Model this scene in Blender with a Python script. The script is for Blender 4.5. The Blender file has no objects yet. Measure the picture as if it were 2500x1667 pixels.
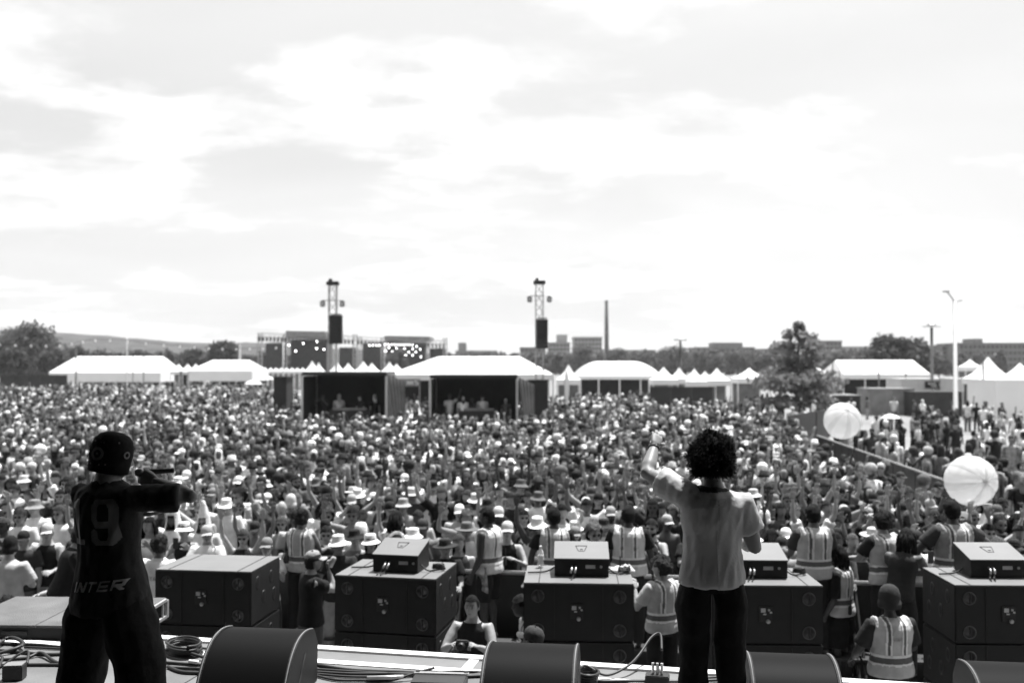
import bpy, bmesh, math, random
import numpy as np
from mathutils import Vector, Matrix, Euler, noise
from mathutils.bvhtree import BVHTree
random.seed(7); rng = np.random.default_rng(7)
R = math.radians
scene = bpy.context.scene
COL = scene.collection

# ------------------------------------------------------------------ camera
FPX, CX, CY, HOR = 2430.6, 1250.0, 833.5, 887.0     # photo pixels (2500 x 1667)
CAMZ = 3.95
PITCH = math.atan((HOR - CY) / FPX)
cam_d = bpy.data.cameras.new('camera'); cam = bpy.data.objects.new('camera', cam_d); COL.objects.link(cam)
cam.location = (0, 0, CAMZ); cam.rotation_euler = (math.pi / 2 + PITCH, 0, 0)
cam_d.sensor_width = 36; cam_d.lens = 35; cam_d.clip_start = 0.1; cam_d.clip_end = 6000
cam_d.dof.use_dof = True; cam_d.dof.focus_distance = 5.9; cam_d.dof.aperture_fstop = 1.8; cam_d.dof.aperture_blades = 9
scene.camera = cam

# ------------------------------------------------------------------ sky, sun, exposure
SUN_EL, SUN_AZ = R(71), R(35)                        # azimuth from +Y towards +X
world = bpy.data.worlds.new('World'); scene.world = world; world.use_nodes = True
nt = world.node_tree; N = nt.nodes; L = nt.links
for n in list(N): N.remove(n)
def nd(t, **k):
    n = N.new(t)
    for a, b in k.items(): setattr(n, a, b)
    return n
def vmath(op, a, b=None):
    n = nd('ShaderNodeMath', operation=op)
    for i, v in enumerate((a, b)):
        if v is None: continue
        if isinstance(v, (int, float)): n.inputs[i].default_value = v
        else: L.new(v, n.inputs[i])
    return n.outputs[0]
sky = nd('ShaderNodeTexSky', sky_type='NISHITA', sun_disc=False, sun_elevation=SUN_EL, sun_rotation=SUN_AZ,
         air_density=1.0, dust_density=2.5, ozone_density=1.0, altitude=20)
bw = nd('ShaderNodeRGBToBW'); L.new(sky.outputs[0], bw.inputs[0])
tc = nd('ShaderNodeTexCoord'); sep = nd('ShaderNodeSeparateXYZ'); L.new(tc.outputs['Generated'], sep.inputs[0])
zc = vmath('ADD', vmath('MAXIMUM', sep.outputs[2], 0.0), 0.16)
comb = nd('ShaderNodeCombineXYZ'); L.new(vmath('DIVIDE', sep.outputs[0], zc), comb.inputs[0]); L.new(vmath('DIVIDE', sep.outputs[1], zc), comb.inputs[1])
mp = nd('ShaderNodeMapping'); mp.inputs['Location'].default_value = (-7.79, 5.40, 0); mp.inputs['Rotation'].default_value = (0, 0, R(-24)); mp.inputs['Scale'].default_value = (1.0, 1.25, 1.0)
L.new(comb.outputs[0], mp.inputs[0])
def cloud(scale, detail, rough, dist, lo, hi, loc=(0, 0, 0)):
    m2 = nd('ShaderNodeMapping'); m2.inputs['Location'].default_value = loc; L.new(mp.outputs[0], m2.inputs[0])
    n = nd('ShaderNodeTexNoise'); n.inputs['Scale'].default_value = scale; n.inputs['Detail'].default_value = detail
    n.inputs['Roughness'].default_value = rough; n.inputs['Distortion'].default_value = dist; L.new(m2.outputs[0], n.inputs['Vector'])
    r = nd('ShaderNodeMapRange', interpolation_type='SMOOTHSTEP'); r.inputs['From Min'].default_value = lo; r.inputs['From Max'].default_value = hi
    L.new(n.outputs['Fac'], r.inputs['Value']); return r.outputs['Result']
cum = cloud(1.25, 14, 0.58, 0.08, 0.47, 0.60)                   # heaped clouds
veil = cloud(0.55, 4, 0.5, 0.6, 0.34, 0.72, (3.1, 1.7, 0))      # thin high veil
shade = cloud(2.6, 5, 0.55, 0.2, 0.38, 0.72, (0.9, 5.2, 0))     # grey bellies of the clouds
CLOUD = 6.4
base = vmath('MULTIPLY', bw.outputs[0], 1.0)
veilc = vmath('ADD', vmath('MULTIPLY', base, 0.62), 2.6)
def mixf(f, a, b):
    n = nd('ShaderNodeMix', data_type='FLOAT'); L.new(f, n.inputs[0])
    for i, v in ((2, a), (3, b)):
        if isinstance(v, (int, float)): n.inputs[i].default_value = v
        else: L.new(v, n.inputs[i])
    return n.outputs[0]
# pale summer haze: brighter towards the sun and towards the horizon
vdot = nd('ShaderNodeVectorMath', operation='DOT_PRODUCT'); L.new(tc.outputs['Generated'], vdot.inputs[0])
vdot.inputs[1].default_value = (math.sin(SUN_AZ) * math.cos(SUN_EL), math.cos(SUN_AZ) * math.cos(SUN_EL), math.sin(SUN_EL))
glow = vmath('MULTIPLY', vmath('MAXIMUM', vdot.outputs['Value'], 0.0), 3.1)
hz = vmath('MULTIPLY', vmath('POWER', vmath('SUBTRACT', 1.0, vmath('MAXIMUM', sep.outputs[2], 0.0)), 6.0), 1.35)
clear = vmath('ADD', vmath('ADD', vmath('MULTIPLY', base, 0.09), 2.3), vmath('ADD', glow, hz))
s1 = mixf(veil, clear, vmath('ADD', vmath('MULTIPLY', clear, 0.75), 1.75))
ccol = mixf(shade, CLOUD, CLOUD * 0.8)
s2 = mixf(vmath('MULTIPLY', cum, 0.92), s1, ccol)
# below the horizon stays as the sky at the horizon
bg = nd('ShaderNodeBackground'); bg.inputs['Strength'].default_value = 0.10; L.new(s2, bg.inputs['Color'])
out = nd('ShaderNodeOutputWorld'); L.new(bg.outputs[0], out.inputs[0])

sun_d = bpy.data.lights.new('sun', 'SUN'); sun_d.energy = 5.0; sun_d.angle = R(0.53); sun_d.color = (1, 1, 1)
sun = bpy.data.objects.new('sun', sun_d); COL.objects.link(sun)
sdir = Vector((math.sin(SUN_AZ) * math.cos(SUN_EL), math.cos(SUN_AZ) * math.cos(SUN_EL), math.sin(SUN_EL)))
sun.rotation_euler = (-sdir).to_track_quat('-Z', 'Y').to_euler(); sun.location = (6, 6, 30)
scene.view_settings.view_transform = 'Standard'; scene.view_settings.look = 'None'
scene.view_settings.exposure = 0.95; scene.view_settings.gamma = 1.0
scene.cycles.max_bounces = 6; scene.cycles.diffuse_bounces = 3; scene.cycles.transparent_max_bounces = 6
try: scene.cycles.use_denoising = True
except Exception: pass

# ------------------------------------------------------------------ pixel -> world
_cp, _sp = math.cos(PITCH), math.sin(PITCH)
def ray(px, py):
    x, u = (px - CX) / FPX, -(py - CY) / FPX
    return Vector((x, _cp - u * _sp, u * _cp + _sp))
def at_d(px, py, d):
    r = ray(px, py); return Vector((0, 0, CAMZ)) + r * (d / r.y)
def at_z(px, py, z):
    r = ray(px, py); return Vector((0, 0, CAMZ)) + r * ((z - CAMZ) / r.z)
def ppm(d): return FPX / d

# ------------------------------------------------------------------ materials (grey: the photograph is black and white)
MATS = {}
def mat(name, g=0.5, rough=0.6, var=0.12, scale=8.0, bump=0.0, bscale=60.0, spec=0.4, metal=0.0, objcol=False, attr=None, emit=0.0, stretch=None, trans=0.0, coat=0.0, alpha=1.0):
    if name in MATS: return MATS[name]
    m = bpy.data.materials.new(name); m.use_nodes = True; t = m.node_tree; b = t.nodes['Principled BSDF']
    b.inputs['Roughness'].default_value = rough; b.inputs['Metallic'].default_value = metal
    b.inputs['Specular IOR Level'].default_value = spec
    co = t.nodes.new('ShaderNodeTexCoord'); vec = co.outputs['Object']
    if stretch:
        mpn = t.nodes.new('ShaderNodeMapping'); mpn.inputs['Scale'].default_value = stretch; t.links.new(vec, mpn.inputs[0]); vec = mpn.outputs[0]
    nz = t.nodes.new('ShaderNodeTexNoise'); nz.inputs['Scale'].default_value = scale; nz.inputs['Detail'].default_value = 5
    t.links.new(vec, nz.inputs['Vector'])
    rg = t.nodes.new('ShaderNodeMapRange'); rg.inputs['From Min'].default_value = 0.3; rg.inputs['From Max'].default_value = 0.7
    rg.inputs['To Min'].default_value = 1 - var; rg.inputs['To Max'].default_value = 1 + var; t.links.new(nz.outputs['Fac'], rg.inputs['Value'])
    mul = t.nodes.new('ShaderNodeVectorMath'); mul.operation = 'SCALE'; t.links.new(rg.outputs['Result'], mul.inputs['Scale'])
    if objcol:
        oi = t.nodes.new('ShaderNodeObjectInfo'); src = oi.outputs['Color']
        if attr:
            at = t.nodes.new('ShaderNodeAttribute'); at.attribute_name = attr
            mm = t.nodes.new('ShaderNodeVectorMath'); mm.operation = 'MULTIPLY'; t.links.new(src, mm.inputs[0]); t.links.new(at.outputs['Color'], mm.inputs[1]); src = mm.outputs[0]
        t.links.new(src, mul.inputs[0])
    elif attr:
        at = t.nodes.new('ShaderNodeAttribute'); at.attribute_name = attr; t.links.new(at.outputs['Color'], mul.inputs[0])
    else: mul.inputs[0].default_value = (g, g, g)
    t.links.new(mul.outputs[0], b.inputs['Base Color'])
    if bump:
        n2 = t.nodes.new('ShaderNodeTexNoise'); n2.inputs['Scale'].default_value = bscale; n2.inputs['Detail'].default_value = 4; t.links.new(vec, n2.inputs['Vector'])
        bp = t.nodes.new('ShaderNodeBump'); bp.inputs['Strength'].default_value = bump; bp.inputs['Distance'].default_value = 0.02
        t.links.new(n2.outputs['Fac'], bp.inputs['Height']); t.links.new(bp.outputs[0], b.inputs['Normal'])
    if emit:
        b.inputs['Emission Color'].default_value = (1, 1, 1, 1); b.inputs['Emission Strength'].default_value = emit
    if trans: b.inputs['Transmission Weight'].default_value = trans
    if coat: b.inputs['Coat Weight'].default_value = coat
    if alpha < 1: b.inputs['Alpha'].default_value = alpha
    MATS[name] = m; return m
M_black = mat('black_paint', 0.018, 0.45, 0.25, 5, 0.15, 90)
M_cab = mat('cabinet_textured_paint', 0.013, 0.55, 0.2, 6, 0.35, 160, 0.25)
M_ctop = mat('cabinet_top_sunlit', 0.15, 0.55, 0.07, 3, 0.1, 120)  # black cabinets' upper faces: sunlight put into a lighter colour
M_rub = mat('rubber_cable', 0.02, 0.5, 0.2, 20)
M_alu = mat('aluminium', 0.55, 0.35, 0.1, 20, 0, 60, 0.5, 0.6)
M_steel = mat('steel', 0.38, 0.4, 0.15, 12, 0, 60, 0.5, 0.7)
M_white = mat('white_paint', 0.8, 0.5, 0.05, 6)
M_tape = mat('white_edge_strip', 0.72, 0.55, 0.1, 4)
M_tent = mat('white_tent_fabric', 0.78, 0.7, 0.04, 0.6)
M_tentg = mat('grey_tent_fabric', 0.5, 0.7, 0.06, 0.8)  # grey panels; on marquee gable ends the shade is put into this colour
M_deck = mat('stage_deck_paint', 0.13, 0.62, 0.25, 2.2, 0.2, 60)
M_deckg = mat('stage_edge_panel', 0.15, 0.6, 0.12, 4, 0.15, 60)
M_dark = mat('dark_fabric', 0.022, 0.85, 0.3, 2)
M_scr = mat('dark_scrim', 0.035, 0.8, 0.3, 1.2)
M_scrg = mat('grey_scrim', 0.2, 0.8, 0.25, 1.5)
M_conc = mat('building_wall', 0.28, 0.8, 0.12, 0.3)
M_conc2 = mat('brick_wall', 0.17, 0.85, 0.2, 0.6)
M_glass = mat('dark_window', 0.05, 0.2, 0.1, 2)
M_wood = mat('dark_wood_pole', 0.05, 0.8, 0.3, 3)
M_bark = mat('bark', 0.07, 0.9, 0.3, 6)
M_leaf = mat('leaves', 0.075, 0.7, 0.55, 1.6)
M_leafd = mat('dark_leaves', 0.055, 0.7, 0.5, 1.3)
M_hill = mat('wooded_hill', 0.03, 0.9, 0.6, 0.09, 1.0, 0.12)
M_lamp = mat('lit_lamp', 0.9, 0.4, 0, 1, emit=9.0)
M_skin = mat('skin', 0.3, 0.5, 0.08, 14, 0.05, 120, 0.35, objcol=True, attr='tone')
M_cloth = mat('cloth', 0.3, 0.85, 0.16, 9, 0.45, 22, 0.15, objcol=True)
M_hair = mat('hair', 0.03, 0.75, 0.45, 45, 0.8, 130, 0.1, objcol=True)
M_plast = mat('plastic', 0.3, 0.35, 0.05, 10, objcol=True)
M_refl = mat('reflective_tape', 0.75, 0.45, 0.06, 20)
M_vband = mat('vest_band', 0.1, 0.7, 0.1, 20)
M_crowd = mat('crowd_cloth_and_skin', 0.3, 0.75, 0.4, 13, 0.5, 22, 0.2, attr='col')
M_sheer = mat('thin_shirt_cloth', 0.3, 0.85, 0.06, 9, 0.3, 26, 0.1, objcol=True)
M_leafl = mat('pale_leaves', 0.17, 0.7, 0.5, 1.3)

_t = M_sheer.node_tree; _b = _t.nodes['Principled BSDF']; _tr_sheer = _t.nodes.new('ShaderNodeBsdfTranslucent'); _tr_sheer.inputs[0].default_value = (.6, .6, .6, 1)
_mx = _t.nodes.new('ShaderNodeMixShader'); _mx.inputs[0].default_value = .38; _t.links.new(_b.outputs[0], _mx.inputs[1]); _t.links.new(_tr_sheer.outputs[0], _mx.inputs[2])
_t.links.new(_mx.outputs[0], [n for n in _t.nodes if n.type == 'OUTPUT_MATERIAL'][0].inputs[0])
for _m, _g in ((M_leaf, .1), (M_leafd, .07), (M_leafl, .2)):            # leaves let some light through
    _t = _m.node_tree; _b = _t.nodes['Principled BSDF']; _q = _t.nodes.new('ShaderNodeBsdfTranslucent'); _q.inputs[0].default_value = (_g, _g, _g, 1)
    _mx = _t.nodes.new('ShaderNodeMixShader'); _mx.inputs[0].default_value = .4; _t.links.new(_b.outputs[0], _mx.inputs[1]); _t.links.new(_q.outputs[0], _mx.inputs[2]); _t.links.new(_mx.outputs[0], [n for n in _t.nodes if n.type == 'OUTPUT_MATERIAL'][0].inputs[0])
# ------------------------------------------------------------------ mesh helpers
class MB:
    def __init__(s): s.v = []; s.f = []; s.c = None
    def add(s, vs, fs):
        o = len(s.v); s.v += [tuple(p) for p in vs]; s.f += [tuple(i + o for i in f) for f in fs]; return s
    def box(s, c, size, rz=0.0, ax=None):
        hx, hy, hz = size[0] / 2, size[1] / 2, size[2] / 2
        m = Matrix.Rotation(rz, 3, 'Z') if ax is None else ax
        vs = [Vector(c) + m @ Vector((x * hx, y * hy, z * hz)) for x in (-1, 1) for y in (-1, 1) for z in (-1, 1)]
        return s.add(vs, [(0, 1, 3, 2), (4, 6, 7, 5), (0, 4, 5, 1), (2, 3, 7, 6), (0, 2, 6, 4), (1, 5, 7, 3)])
    def bevbox(s, c, size, r, rz=0.0):
        bm = bmesh.new(); bmesh.ops.create_cube(bm, size=1)
        for v in bm.verts: v.co = Vector((v.co.x * size[0], v.co.y * size[1], v.co.z * size[2]))
        bmesh.ops.bevel(bm, geom=list(bm.edges), offset=r, segments=2, affect='EDGES')
        m = Matrix.Translation(c) @ Matrix.Rotation(rz, 4, 'Z'); bm.verts.index_update()
        s.add([m @ v.co for v in bm.verts], [[v.index for v in f.verts] for f in bm.faces]); bm.free(); return s
    def loft(s, secs, n=10, cap=True):
        """secs: (centre, rx, ry, axis) elliptical rings"""
        cs = [Vector(q[0]) for q in secs]; vs = []
        for i, (c, rx, ry, ax) in enumerate(secs):
            t = (cs[min(i + 1, len(cs) - 1)] - cs[max(i - 1, 0)])
            t = t.normalized() if t.length > 1e-9 else Vector((0, 0, 1))
            a = Vector(ax) - t * t.dot(Vector(ax))
            if a.length < 1e-3: a = t.orthogonal()
            a.normalize(); b = t.cross(a)
            for k in range(n):
                w = 2 * math.pi * k / n; vs.append(cs[i] + a * (rx * math.cos(w)) + b * (ry * math.sin(w)))
        fs = [(i * n + k, i * n + (k + 1) % n, (i + 1) * n + (k + 1) % n, (i + 1) * n + k) for i in range(len(secs) - 1) for k in range(n)]
        if cap: fs += [tuple(reversed(range(n))), tuple(range((len(secs) - 1) * n, len(secs) * n))]
        return s.add(vs, fs)
    def tube(s, pts, r, n=8):
        rs = r if isinstance(r, (list, tuple)) else [r] * len(pts)
        return s.loft([(p, q, q, (0.3, 1, 0.2)) for p, q in zip(pts, rs)], n)
    def lathe(s, prof, n=20, c=(0, 0, 0), sx=1, sy=1, m=None):
        vs = []; c = Vector(c)
        for r, z in prof:
            for k in range(n):
                w = 2 * math.pi * k / n; p = Vector((r * math.cos(w) * sx, r * math.sin(w) * sy, z))
                vs.append(c + (m @ p if m else p))
        q = len(prof)
        fs = [(i * n + k, i * n + (k + 1) % n, (i + 1) * n + (k + 1) % n, (i + 1) * n + k) for i in range(q - 1) for k in range(n)]
        if prof[0][0] > 1e-6: fs.append(tuple(reversed(range(n))))
        if prof[-1][0] > 1e-6: fs.append(tuple(range((q - 1) * n, q * n)))
        return s.add(vs, fs)
    def prism(s, poly, d0, d1, fn):
        """extrude a 2D polygon between depths d0, d1; fn(a,b,d)->point"""
        n = len(poly); vs = [fn(a, b, d0) for a, b in poly] + [fn(a, b, d1) for a, b in poly]
        fs = [tuple(range(n)), tuple(reversed(range(n, 2 * n)))] + [(k, n + k, n + (k + 1) % n, (k + 1) % n) for k in range(n)]
        return s.add(vs, fs)
    def mesh(s, name='mesh', smooth=False):
        me = bpy.data.meshes.new(name); me.from_pydata(s.v, [], s.f); me.validate()
        bm = bmesh.new(); bm.from_mesh(me); bmesh.ops.recalc_face_normals(bm, faces=bm.faces); bm.to_mesh(me); bm.free()
        if smooth: me.shade_smooth()
        return me
    def obj(s, name, m, parent=None, smooth=False, **kw): return mkobj(name, s.mesh(name, smooth), m, parent, **kw)
def mkobj(name, me, m, parent=None, col=None, loc=None, mtx=None):
    o = bpy.data.objects.new(name, me); COL.objects.link(o)
    if m is not None and not me.materials: me.materials.append(m)
    if parent is not None: o.parent = parent
    if col is not None: o.color = (col, col, col, 1)
    if mtx is not None: o.matrix_local = mtx
    elif loc is not None: o.location = loc
    return o
def empty(name, loc, rz=0.0):
    o = bpy.data.objects.new(name, None); COL.objects.link(o); o.location = loc; o.rotation_euler = (0, 0, rz); o.empty_display_size = 0.2; return o
def tag(o, label=None, cat=None, group=None, kind=None):
    if label: o['label'] = label
    if cat: o['category'] = cat
    if group: o['group'] = group
    if kind: o['kind'] = kind
    return o
def copy_tree(o, parent=None):
    c = o.copy(); COL.objects.link(c); c.parent = parent
    for ch in list(o.children): copy_tree(ch, c)
    return c
def bez(pts, n=10):
    """Catmull-Rom through points"""
    P = [Vector(p) for p in pts]; P = [P[0] * 2 - P[1]] + P + [P[-1] * 2 - P[-2]]; res = []
    for i in range(1, len(P) - 2):
        for k in range(n):
            t = k / n; a, b, c, d = P[i - 1], P[i], P[i + 1], P[i + 2]
            res.append(0.5 * ((2 * b) + (c - a) * t + (2 * a - 5 * b + 4 * c - d) * t * t + (3 * b - a - 3 * c + d) * t ** 3))
    res.append(P[-2]); return res

# ================================================================== SETTING
gm = bpy.data.materials.new('ground_asphalt'); gm.use_nodes = True
t = gm.node_tree; b = t.nodes['Principled BSDF']; b.inputs['Roughness'].default_value = 0.9
co = t.nodes.new('ShaderNodeTexCoord'); n1 = t.nodes.new('ShaderNodeTexNoise'); n1.inputs['Scale'].default_value = 0.15; n1.inputs['Detail'].default_value = 8
t.links.new(co.outputs['Object'], n1.inputs['Vector']); cr = t.nodes.new('ShaderNodeValToRGB'); t.links.new(n1.outputs['Fac'], cr.inputs[0])
cr.color_ramp.elements[0].position = 0.3; cr.color_ramp.elements[0].color = (0.13, 0.13, 0.13, 1); cr.color_ramp.elements[1].position = 0.7; cr.color_ramp.elements[1].color = (0.22, 0.22, 0.22, 1)
t.links.new(cr.outputs[0], b.inputs['Base Color'])
g = MB().add([(-2500, -300, 0), (2500, -300, 0), (2500, 4500, 0), (-2500, 4500, 0)], [(0, 1, 2, 3)]).obj('ground', gm); tag(g, kind='structure')

DECK = 1.80
EA = math.atan(0.213); EU = Vector((math.cos(EA), -math.sin(EA), 0)); EV = Vector((math.sin(EA), math.cos(EA), 0)); E0 = Vector((0, 7.31, 0))
def stg(u, v, z): p = E0 + EU * u + EV * v; return Vector((p.x, p.y, z))      # v = 0 at the stage front edge, negative upstage
# deck: substructure plus separate panels
sd = MB().prism([(-12, -13.5), (12, -13.5), (12, -0.02), (-12, -0.02)], 0.0, DECK - 0.05, lambda a, c, d: stg(a, c, d)).obj('stage_floor', M_black); tag(sd, kind='structure')
pm = None
PU, PV = 2.44, 1.22
for i in range(-3, 3):
    for j in range(6):
        if pm is None: pm = MB().bevbox((0, 0, 0), (PU - 0.008, PV - 0.008, 0.04), 0.003).mesh('deck_panel')
        o = mkobj('deck_panel', pm, M_deck, sd)
        o.location = stg(i * PU + 1.62, -0.40 - PV / 2 - j * PV, DECK - 0.02); o.rotation_euler = (0, 0, -EA)
bk = MB().prism([(-12, -13), (12, -13), (12, -7.74), (-12, -7.74)], DECK - 0.045, DECK, lambda a, c, d: stg(a, c, d)).obj('deck_rear', M_deck, sd)
for u0, u1 in ((-9, -4.6), (-4.59, -0.26), (-0.25, 4.2), (4.21, 9)):
    MB().prism([(u0 + 0.003, -0.305), (u1 - 0.003, -0.305), (u1 - 0.003, -0.095), (u0 + 0.003, -0.095)], DECK - 0.04, DECK - 0.004, lambda a, c, d: stg(a, c, d)).obj('edge_panel', M_deckg, sd)
MB().prism([(-9, -0.09), (9, -0.09), (9, 0.0), (-9, 0.0)], DECK - 0.06, DECK + 0.012, lambda a, c, d: stg(a, c, d)).obj('edge_strip', M_tape, sd)
MB().prism([(-9, -0.395), (9, -0.395), (9, -0.31), (-9, -0.31)], DECK - 0.04, DECK + 0.004, lambda a, c, d: stg(a, c, d)).obj('edge_strip', M_tape, sd)
MB().prism([(-0.30, -0.308), (-0.225, -0.308), (-0.225, -0.092), (-0.30, -0.092)], DECK - 0.04, DECK + 0.003, lambda a, c, d: stg(a, c, d)).obj('edge_strip', M_tape, sd)
# stage house above and behind the camera: roof, back wall, side walls and four towers that hold it
sh = empty('stage_house', (0, 0, 0)); tag(sh, 'black stage roof with back and side walls over the deck', 'stage')
MB().prism([(-12, -13.2), (12, -13.2), (12, 0.45), (-12, 0.45)], DECK + 8.0, DECK + 8.6, lambda a, c, d: stg(a, c, d)).obj('roof', M_dark, sh)
MB().prism([(-12, -13.4), (12, -13.4), (12, -13.2), (-12, -13.2)], 0, DECK + 8.6, lambda a, c, d: stg(a, c, d)).obj('back_wall', M_dark, sh)
for s_ in (-1, 1):
    MB().prism([(s_ * 11.8, -13.2), (s_ * 12, -13.2), (s_ * 12, -2.5), (s_ * 11.8, -2.5)], 0, DECK + 8.0, lambda a, c, d: stg(a, c, d)).obj('side_wall', M_dark, sh)
    MB().prism([(s_ * 11.6, 0.05), (s_ * 12, 0.05), (s_ * 12, 0.42), (s_ * 11.6, 0.42)], 0, DECK + 8.0, lambda a, c, d: stg(a, c, d)).obj('roof_tower', M_steel, sh)

# wooded hill ridge far away
hb = MB(); nx = 300; prof = []
for i in range(nx + 1):
    px = -2000 + 6500 * i / nx
    y = np.interp(px, [-2000, -900, -300, 0, 130, 260, 420, 560, 680, 800, 1000, 1300, 1700, 2100, 2500, 2800, 4500], [838, 820, 800, 806, 813, 822, 836, 838, 834, 850, 862, 868, 868, 866, 864, 860, 856])
    y += 2.2 * noise.noise((px * 0.02, 0, 3)) + 1.6 * noise.noise((px * 0.11, 4, 3)) + 1.2 * noise.noise((px * 0.35, 9, 1))
    prof.append((px, y))
for j, (dd, k) in enumerate([(820, 0.0), (850, 0.35), (890, 0.7), (930, 1.0), (1000, 0.75)]):
    for i, (px, y) in enumerate(prof):
        x = (px - CX) / FPX * 900; h = (CAMZ + (HOR - y) * 930 / FPX)
        hb.v.append((x, dd, h * k - (1 if k == 0 else 0) + (1.5 * noise.noise((x * 0.06, dd * 0.05, 2)) if 0 < k < 1 else 0)))
W_ = nx + 1
hb.f = [(j * W_ + i, j * W_ + i + 1, (j + 1) * W_ + i + 1, (j + 1) * W_ + i) for j in range(4) for i in range(nx)]
hl = hb.obj('hill', M_hill, smooth=True); tag(hl, kind='structure')

# ================================================================== BACKGROUND THINGS
def leaf_mesh(blobs, n, size, name, flat=0.5):
    """blobs: (centre, rx, ry, rz, weight); n small leaf-clump quads spread mostly near the blob surfaces"""
    w = np.array([q[4] for q in blobs], float); w /= w.sum(); idx = rng.choice(len(blobs), n, p=w)
    C = np.array([q[0] for q in blobs], float)[idx]; RR = np.array([q[1:4] for q in blobs], float)[idx]
    dv = rng.normal(size=(n, 3)); dv /= np.linalg.norm(dv, axis=1)[:, None]
    rad = rng.uniform(0.35, 1.0, n) ** 0.5 * (1 + 0.16 * rng.normal(size=n).clip(-1.5, 1.5))
    P = C + dv * RR * rad[:, None]
    nrm = dv + rng.normal(size=(n, 3)) * 0.8; nrm[:, 2] += 0.35; nrm /= np.linalg.norm(nrm, axis=1)[:, None]
    a = np.cross(nrm, rng.normal(size=(n, 3))); a /= np.linalg.norm(a, axis=1)[:, None]; bb = np.cross(nrm, a)
    sz = size * rng.uniform(0.5, 1.3, n)[:, None]
    q = np.stack([P - a * sz - bb * sz * flat, P + a * sz * 0.9 - bb * sz * flat * 0.8, P + a * sz + bb * sz * flat, P - a * sz * 0.8 + bb * sz * flat], 1).reshape(-1, 3)
    me = bpy.data.meshes.new(name); me.from_pydata(q.tolist(), [], np.arange(n * 4).reshape(-1, 4).tolist()); return me
def tree(px, ytop, ybase_w, d, label, wpx, kind='round', n=2600, m=M_leaf, group=None, name='tree'):
    k = 1 / ppm(d); top = CAMZ + (HOR - ytop) * k; w = wpx * k / 2; x = (px - CX) * k
    r_ = empty(name, (x, d, 0)); tag(r_, label, 'tree', group)
    rnd = random.Random(px); blobs = []; tr = MB(); limbs = []
    tr.tube([(0, 0, -0.1), (0.03 * top, 0, top * 0.3), (-0.01 * top, 0, top * 0.62), (0, 0, top * 0.85)], [0.035 * top, 0.028 * top, 0.018 * top, 0.006 * top], 8)
    if kind == 'pin':
        for lev in range(9):
            f = lev / 8; z = top * (0.24 + 0.72 * f); rr = w * (1.02 - 0.84 * f ** 1.7) * rnd.uniform(0.7, 1.15); cnt = max(3, int(7 - 4 * f))
            for c_ in range(cnt):
                a = rnd.uniform(0, 6.28); ex = Vector((rr * 0.72 * math.cos(a), rr * 0.72 * math.sin(a), z + rr * 0.1 * rnd.uniform(-1, 1)))
                limbs.append([(0, 0, z - 0.05 * top), (ex.x * .5, ex.y * .5, z), (ex.x, ex.y, ex.z)])
                blobs.append((ex, rr * 0.42, rr * 0.42, top * 0.05, 1 + rr)); blobs.append((ex * 0.55 + Vector((0, 0, z * 0.45)), rr * 0.3, rr * 0.3, top * 0.05, 0.5 * (1 + rr)))
    else:
        for c_ in range(15 if kind == 'round' else 11):
            a = rnd.uniform(0, 6.28); e = rnd.uniform(-0.35, 1); rr = w * 0.66
            ex = Vector((rr * math.cos(a) * math.sqrt(max(0.1, 1 - e * e * 0.7)), rr * math.sin(a) * math.sqrt(max(0.1, 1 - e * e * 0.7)), top * (0.6 + 0.26 * e)))
            limbs.append([(0, 0, top * 0.35), (ex.x * .4, ex.y * .4, ex.z * .7), tuple(ex)])
            s_ = rnd.uniform(0.3, 0.5) * w; blobs.append((ex, s_, s_, min(s_ * 0.8, (top - ex.z) + s_ * 0.25), s_ ** 2))
        blobs.append(((0, 0, top * 0.84), w * 0.45, w * 0.45, top * 0.14, w * w * 0.2))
        for s_ in (-1, 1): blobs.append(((s_ * w * 0.62, 0, top * 0.42), w * 0.36, w * 0.36, top * 0.16, w * w * 0.12))
    trunk = tr.obj('trunk', M_bark, r_, True)
    for p in limbs[:16]: MB().tube(p, [0.012 * top, 0.008 * top, 0.003 * top], 5).obj('limb', M_bark, trunk)
    mkobj('crown', leaf_mesh(blobs, n, 0.034 * w + 0.16 if kind != 'pin' else 0.17, 'crown'), m, r_)
    return r_
for px, yt, d, w, lab in ((-25, 812, 185, 110, 'wide leafy tree cut by the left edge'), (70, 784, 180, 128, 'tallest leafy tree at the far left of the skyline'),
        (128, 838, 170, 78, 'lower tree just right of the tallest left tree'), (28, 842, 165, 80, 'dark tree below the tallest left tree'), (195, 838, 190, 24, 'small narrow tree above the gable tent by its pole'),
        (545, 828, 200, 76, 'dark tree above the twin white tents left of the far stage'), (480, 846, 210, 66, 'pale tree between gable tent and dark tree'), (412, 852, 230, 30, 'small tree behind the right end of the gable tent'),
        (972, 848, 235, 60, 'grey leafy tree in front of the lit far stage')):
    tree(px, yt, 0, d, lab, w, 'round', 2600, M_leafd if 'dark' in lab else M_leaf, 'trees on the left skyline' if px < 900 else None)
tree(1950, 788, 0, 66, 'tall conical leafy tree rising out of the crowd right of the head with the afro', 240, 'pin', 5200, M_leafl)
tree(2192, 819, 0, 150, 'broad round dark tree behind the long white tent on the right', 148, 'round', 5200, M_leafd)
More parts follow.
